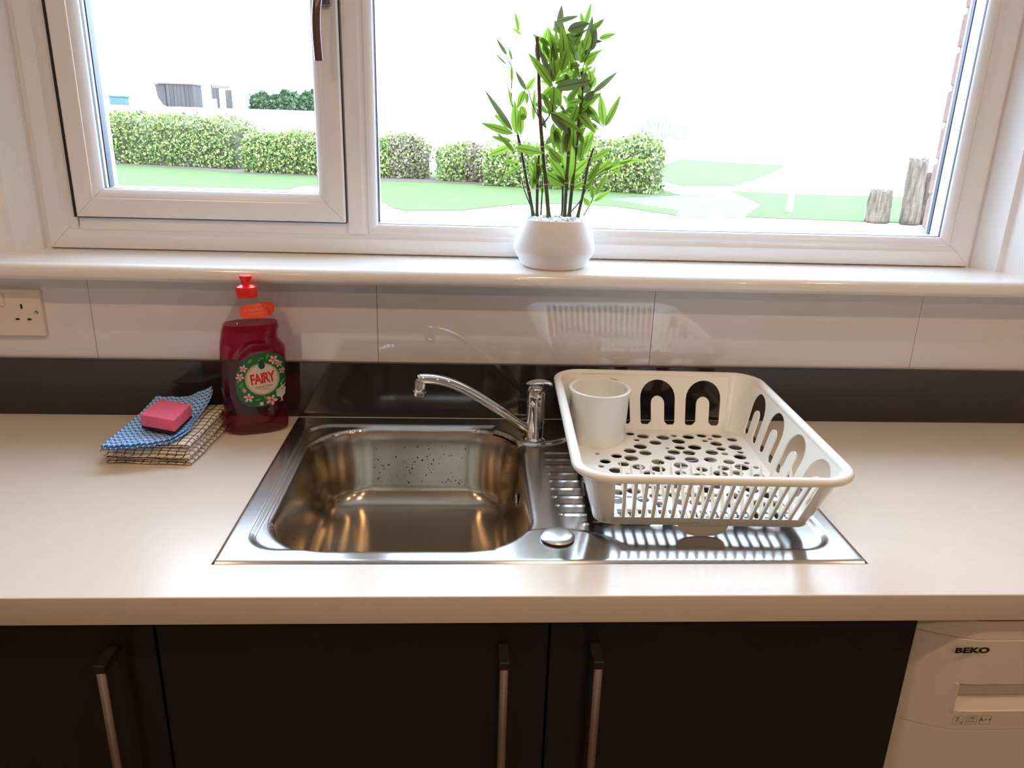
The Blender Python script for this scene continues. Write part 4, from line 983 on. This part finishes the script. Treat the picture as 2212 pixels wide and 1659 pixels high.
def hedge(name, label, pts, h, dep, n, m='hedge', leaf_s=.085, bumps=.12, grp=None, red=None, seed=0, cat='hedge'):
    """pts: front line; solid core plus a shell of leaves"""
    rg = np.random.RandomState(seed); P = [np.array(p, float) for p in pts]
    segs = [(a, b) for a, b in zip(P, P[1:])]; Ls = np.array([np.linalg.norm(b - a) for a, b in segs]); tot = Ls.sum()
    o0 = P[0]; root = empty(name, (o0[0], o0[1], GZ), label=label, cat=cat, group=grp)
    def at(s):
        s = np.clip(s, 0, tot - 1e-6); k = 0
        while s > Ls[k]: s -= Ls[k]; k += 1
        a, b = segs[k]; d = (b - a) / Ls[k]; return a + d * s, np.array([-d[1], d[0]])
    V = []; F = []; mi = []
    ht = (lambda s: (h(s / tot) if callable(h) else h) * (1 + .05 * math.sin(s * 4.1 + seed) + .03 * math.sin(s * 11)))
    for i in range(n):
        s = rg.rand() * tot; p, nn = at(s); H = ht(s); u = rg.rand()
        endf = min(1, min(s, tot - s) / .35)
        H *= .80 + .20 * math.sqrt(endf)
        if u < .62: q = p - nn * 0; z = H * rg.rand() ** .9; bulge = .10 * math.sin(PI * min(1, z / H)) - .08 * (z / H > .93); off = nn * (bulge * -1 + rg.randn() * .045)
        elif u < .90: q = p + nn * dep * rg.rand(); z = H + rg.randn() * .05; off = 0
        else:
            e = 0 if rg.rand() < .5 else tot; q, nn = at(e); q = q + nn * dep * rg.rand(); z = H * rg.rand() * .95; off = rg.randn(2) * .04
        c = np.array([*(q + off), GZ + max(.04, z)]) - np.array([o0[0], o0[1], GZ]); 
        c[:2] += bumps * .5 * np.array([math.sin(c[0] * 5 + c[2] * 7), math.cos(c[1] * 6 + c[2] * 9)]) * .3
        a = rg.randn(3); a /= np.linalg.norm(a); b = np.cross(a, rg.randn(3)); b /= np.linalg.norm(b) + 1e-9; sz = leaf_s * (.6 + .8 * rg.rand())
        k = len(V); V += [tuple(c - a * sz * .5), tuple(c + b * sz * .28), tuple(c + a * sz * .5), tuple(c - b * sz * .28)]; F.append((k, k + 1, k + 2, k + 3))
        mi.append(1 if red and red[0] < s / tot < red[1] and rg.rand() < .75 else 0)
    me = pyd('foliage', V, F); me.materials.append(M[m]); me.materials.append(M['hedgered'])
    me.polygons.foreach_set('material_index', mi)
    o = link('foliage', me, None, root, kind='stuff')
    V = []; F = []; ns = 24
    for i in range(ns + 1):
        s = tot * i / ns; p, nn = at(s); H = ht(s) * (.92 if 0 < i < ns else .7); ex = .04
        for q, z in ((p + nn * .06, 0), (p + nn * .02, H * .5), (p + nn * .08, H * .94), (p + nn * (dep - .08), H * .94), (p + nn * dep, 0)): V.append((q[0] - o0[0], q[1] - o0[1], z))
    for i in range(ns):
        for k in range(4): a = i * 5 + k; F.append((a, a + 1, a + 6, a + 5))
    F.append((4, 3, 2, 1, 0)); e = ns * 5; F.append((e, e + 1, e + 2, e + 3, e + 4))
    link('branches', pyd('branches', V, F), M['leafcore'], root)
    return root
hedge('garden_hedge', 'long clipped green hedge seen through the left pane, tallest at its left end', [(-11.8, 23.2), (-10.9, 22.75), (-8.3, 21.9), (-6.75, 21.3)], lambda t: 1.38 - .10 * t, 1.2, 9000, seed=1)
hedge('garden_hedge', 'lower green hedge just left of the window mullion', [(-6.2, 20.2), (-3.4, 19.7)], 1.0, 1.1, 7000, seed=2)
hedge('garden_hedge', 'hedge with brown patch right of the window mullion', [(-3.0, 19.5), (-1.3, 19.45)], 1.0, 1.0, 6000, seed=3, red=(.45, 1.))
hedge('garden_hedge', 'small bushy hedge left of the bamboo plant', [(-1.0, 18.9), (.15, 18.75)], .86, .9, 4000, seed=4, red=(.62, 1.))
hedge('garden_hedge', 'clipped green hedge behind and right of the bamboo plant, beside the path', [(.2, 17.9), (2.4, 17.2), (4.05, 16.5)], lambda t: .85 + .38 * t, 1.1, 11000, seed=5)
hedge('far_hedge', 'small dark green hedge far off beside the window handle', [(-12.6, 45), (-8.8, 45)], lambda t: 2.45 + .3 * t, 1.0, 12000, m='hedgefar', leaf_s=.22, seed=6)
# bank on which the far things stand
struct('terrain', B(-45, 8, 43.5, 70, GZ + .001, 1.80), M['concrete'])
def thing_box(name, label, cat, x, y, parts, group=None):
    r = empty(name, (x, y, 1.8), label=label, cat=cat, group=group)
    for nm, bx, m in parts: obj(nm, B(*bx, bev=.02, seg=1), M[m], r)
    return r
sh = thing_box('garden_shed', 'dark weathered shed in the distance, the wider of the two', 'shed', -16.9, 45.6, [('wall', (-.45, 1.0, 0, 1.6, 0.001, 1.2), 'shed'), ('roof', (-1.1, 1.05, -.1, 1.7, 1.2, 1.3), 'shedroof')])
for i in range(7): obj('board', B(-.45 + i * .207, -.45 + i * .207 + .19, -.03, 0, .02, 1.19), M['shed'], sh)
bm = poly_prism([(-1.05, 1.18), (-.5, 1.18), (-.5, .0), (-.7, .1), (-.95, .5)], 0, 1)
for v in bm.verts: v.co = (v.co.x, v.co.z * .5, v.co.y)
bmesh.ops.recalc_face_normals(bm, faces=bm.faces); obj('side_panel', bm, M['shed'], sh)
s2 = thing_box('garden_shed', 'narrow dark timber frame in the distance right of the wider shed', 'shed', -14.3, 45.6, [('wall', (-.56, -.25, 0, .3, .5, 1.25), 'shed'), ('post', (-.30, -.18, 0, .2, 0.001, 1.2), 'shed'), ('post', (.20, .50, 0, .3, 0.001, 1.0), 'shed'), ('beam', (-.5, .45, -.02, .25, 1.06, 1.22), 'shedroof')])
bn = thing_box('wheelie_bin', 'teal plastic bin in the distance at the left pane edge', 'bin', -20.1, 45.6, [('body', (-.45, .4, 0, .6, 0.001, .42), 'teal'), ('lid', (-.5, .46, -.03, .63, .42, .52), 'teal')])
# pale low fence far off beyond the path
fn = empty('timber_fence', (9.7, 45, GZ), label='faint pale timber fence far beyond the hedge', cat='fence')
for i in range(12): obj('board', B(i * .22, i * .22 + .19, 0, .03, .9 + .0, 1.86 + .08 * math.sin(i * 2.2)), M['fence'], fn)
obj('rail', B(0, 2.64, .03, .08, .0, .95), M['concrete'], fn)
# log posts
def log(label, x, y, r, h, seed, tilt):
    rg = random.Random(seed); bm = bmesh.new(); n = 28; rows = []
    prof_ = [rg.uniform(-.07, .07) for _ in range(n)]
    for k in range(13):
        z = h * k / 12; rows.append([bm.verts.new(((r * (1 + prof_[i] + .05 * math.sin(i * 2.3 + k * .7)) * (1 + .10 * (1 - k / 12))) * math.cos(2 * PI * i / n) + tilt * z, (r * (1 + prof_[(i + 3) % n])) * math.sin(2 * PI * i / n), z + (.03 * math.sin(i * .8) if k == 12 else 0))) for i in range(n)])
    for a, b in zip(rows, rows[1:]):
        for i in range(n): j = (i + 1) % n; bm.faces.new((a[i], a[j], b[j], b[i]))
    bm.faces.new(rows[-1]); bm.faces.new(rows[0][::-1])
    o = obj('log_post', bm, M['bark'], label=label, cat='log', smooth=True); o.location = (x, y, GZ + .012)
log('shortest rough bark log post, leftmost of three outside the right pane', 6.98, 11.85, .185, .52, 1, -.03)
log('tallest rough bark log post, middle of three outside the right pane', 7.44, 11.65, .145, 1.06, 2, -.035)
log('rough bark log post nearest the right window frame, medium height', 7.76, 11.75, .14, .84, 3, -.03)
obj('marker_post', B(-.05, .05, -.05, .05, 0, .44, bev=.01), M['upvc'], label='short white post on the lawn beside the path', cat='post').location = (5.95, 13.2, GZ + .0125)
# brick jamb outside the right of the window
jb = struct('trim_3', B(.917, 1.10, .235, .298, Z0 + .20, Z0 + 1.5), M['mortar'])
for k in range(17):
    z = Z0 + .205 + k * .075; off = .0 if k % 2 else .006
    obj('brick', B(.911 + off * .2, 1.02, .232, .302, z, z + .065, bev=.003, seg=1), M['brick'], jb)
print('built', len(bpy.data.objects))
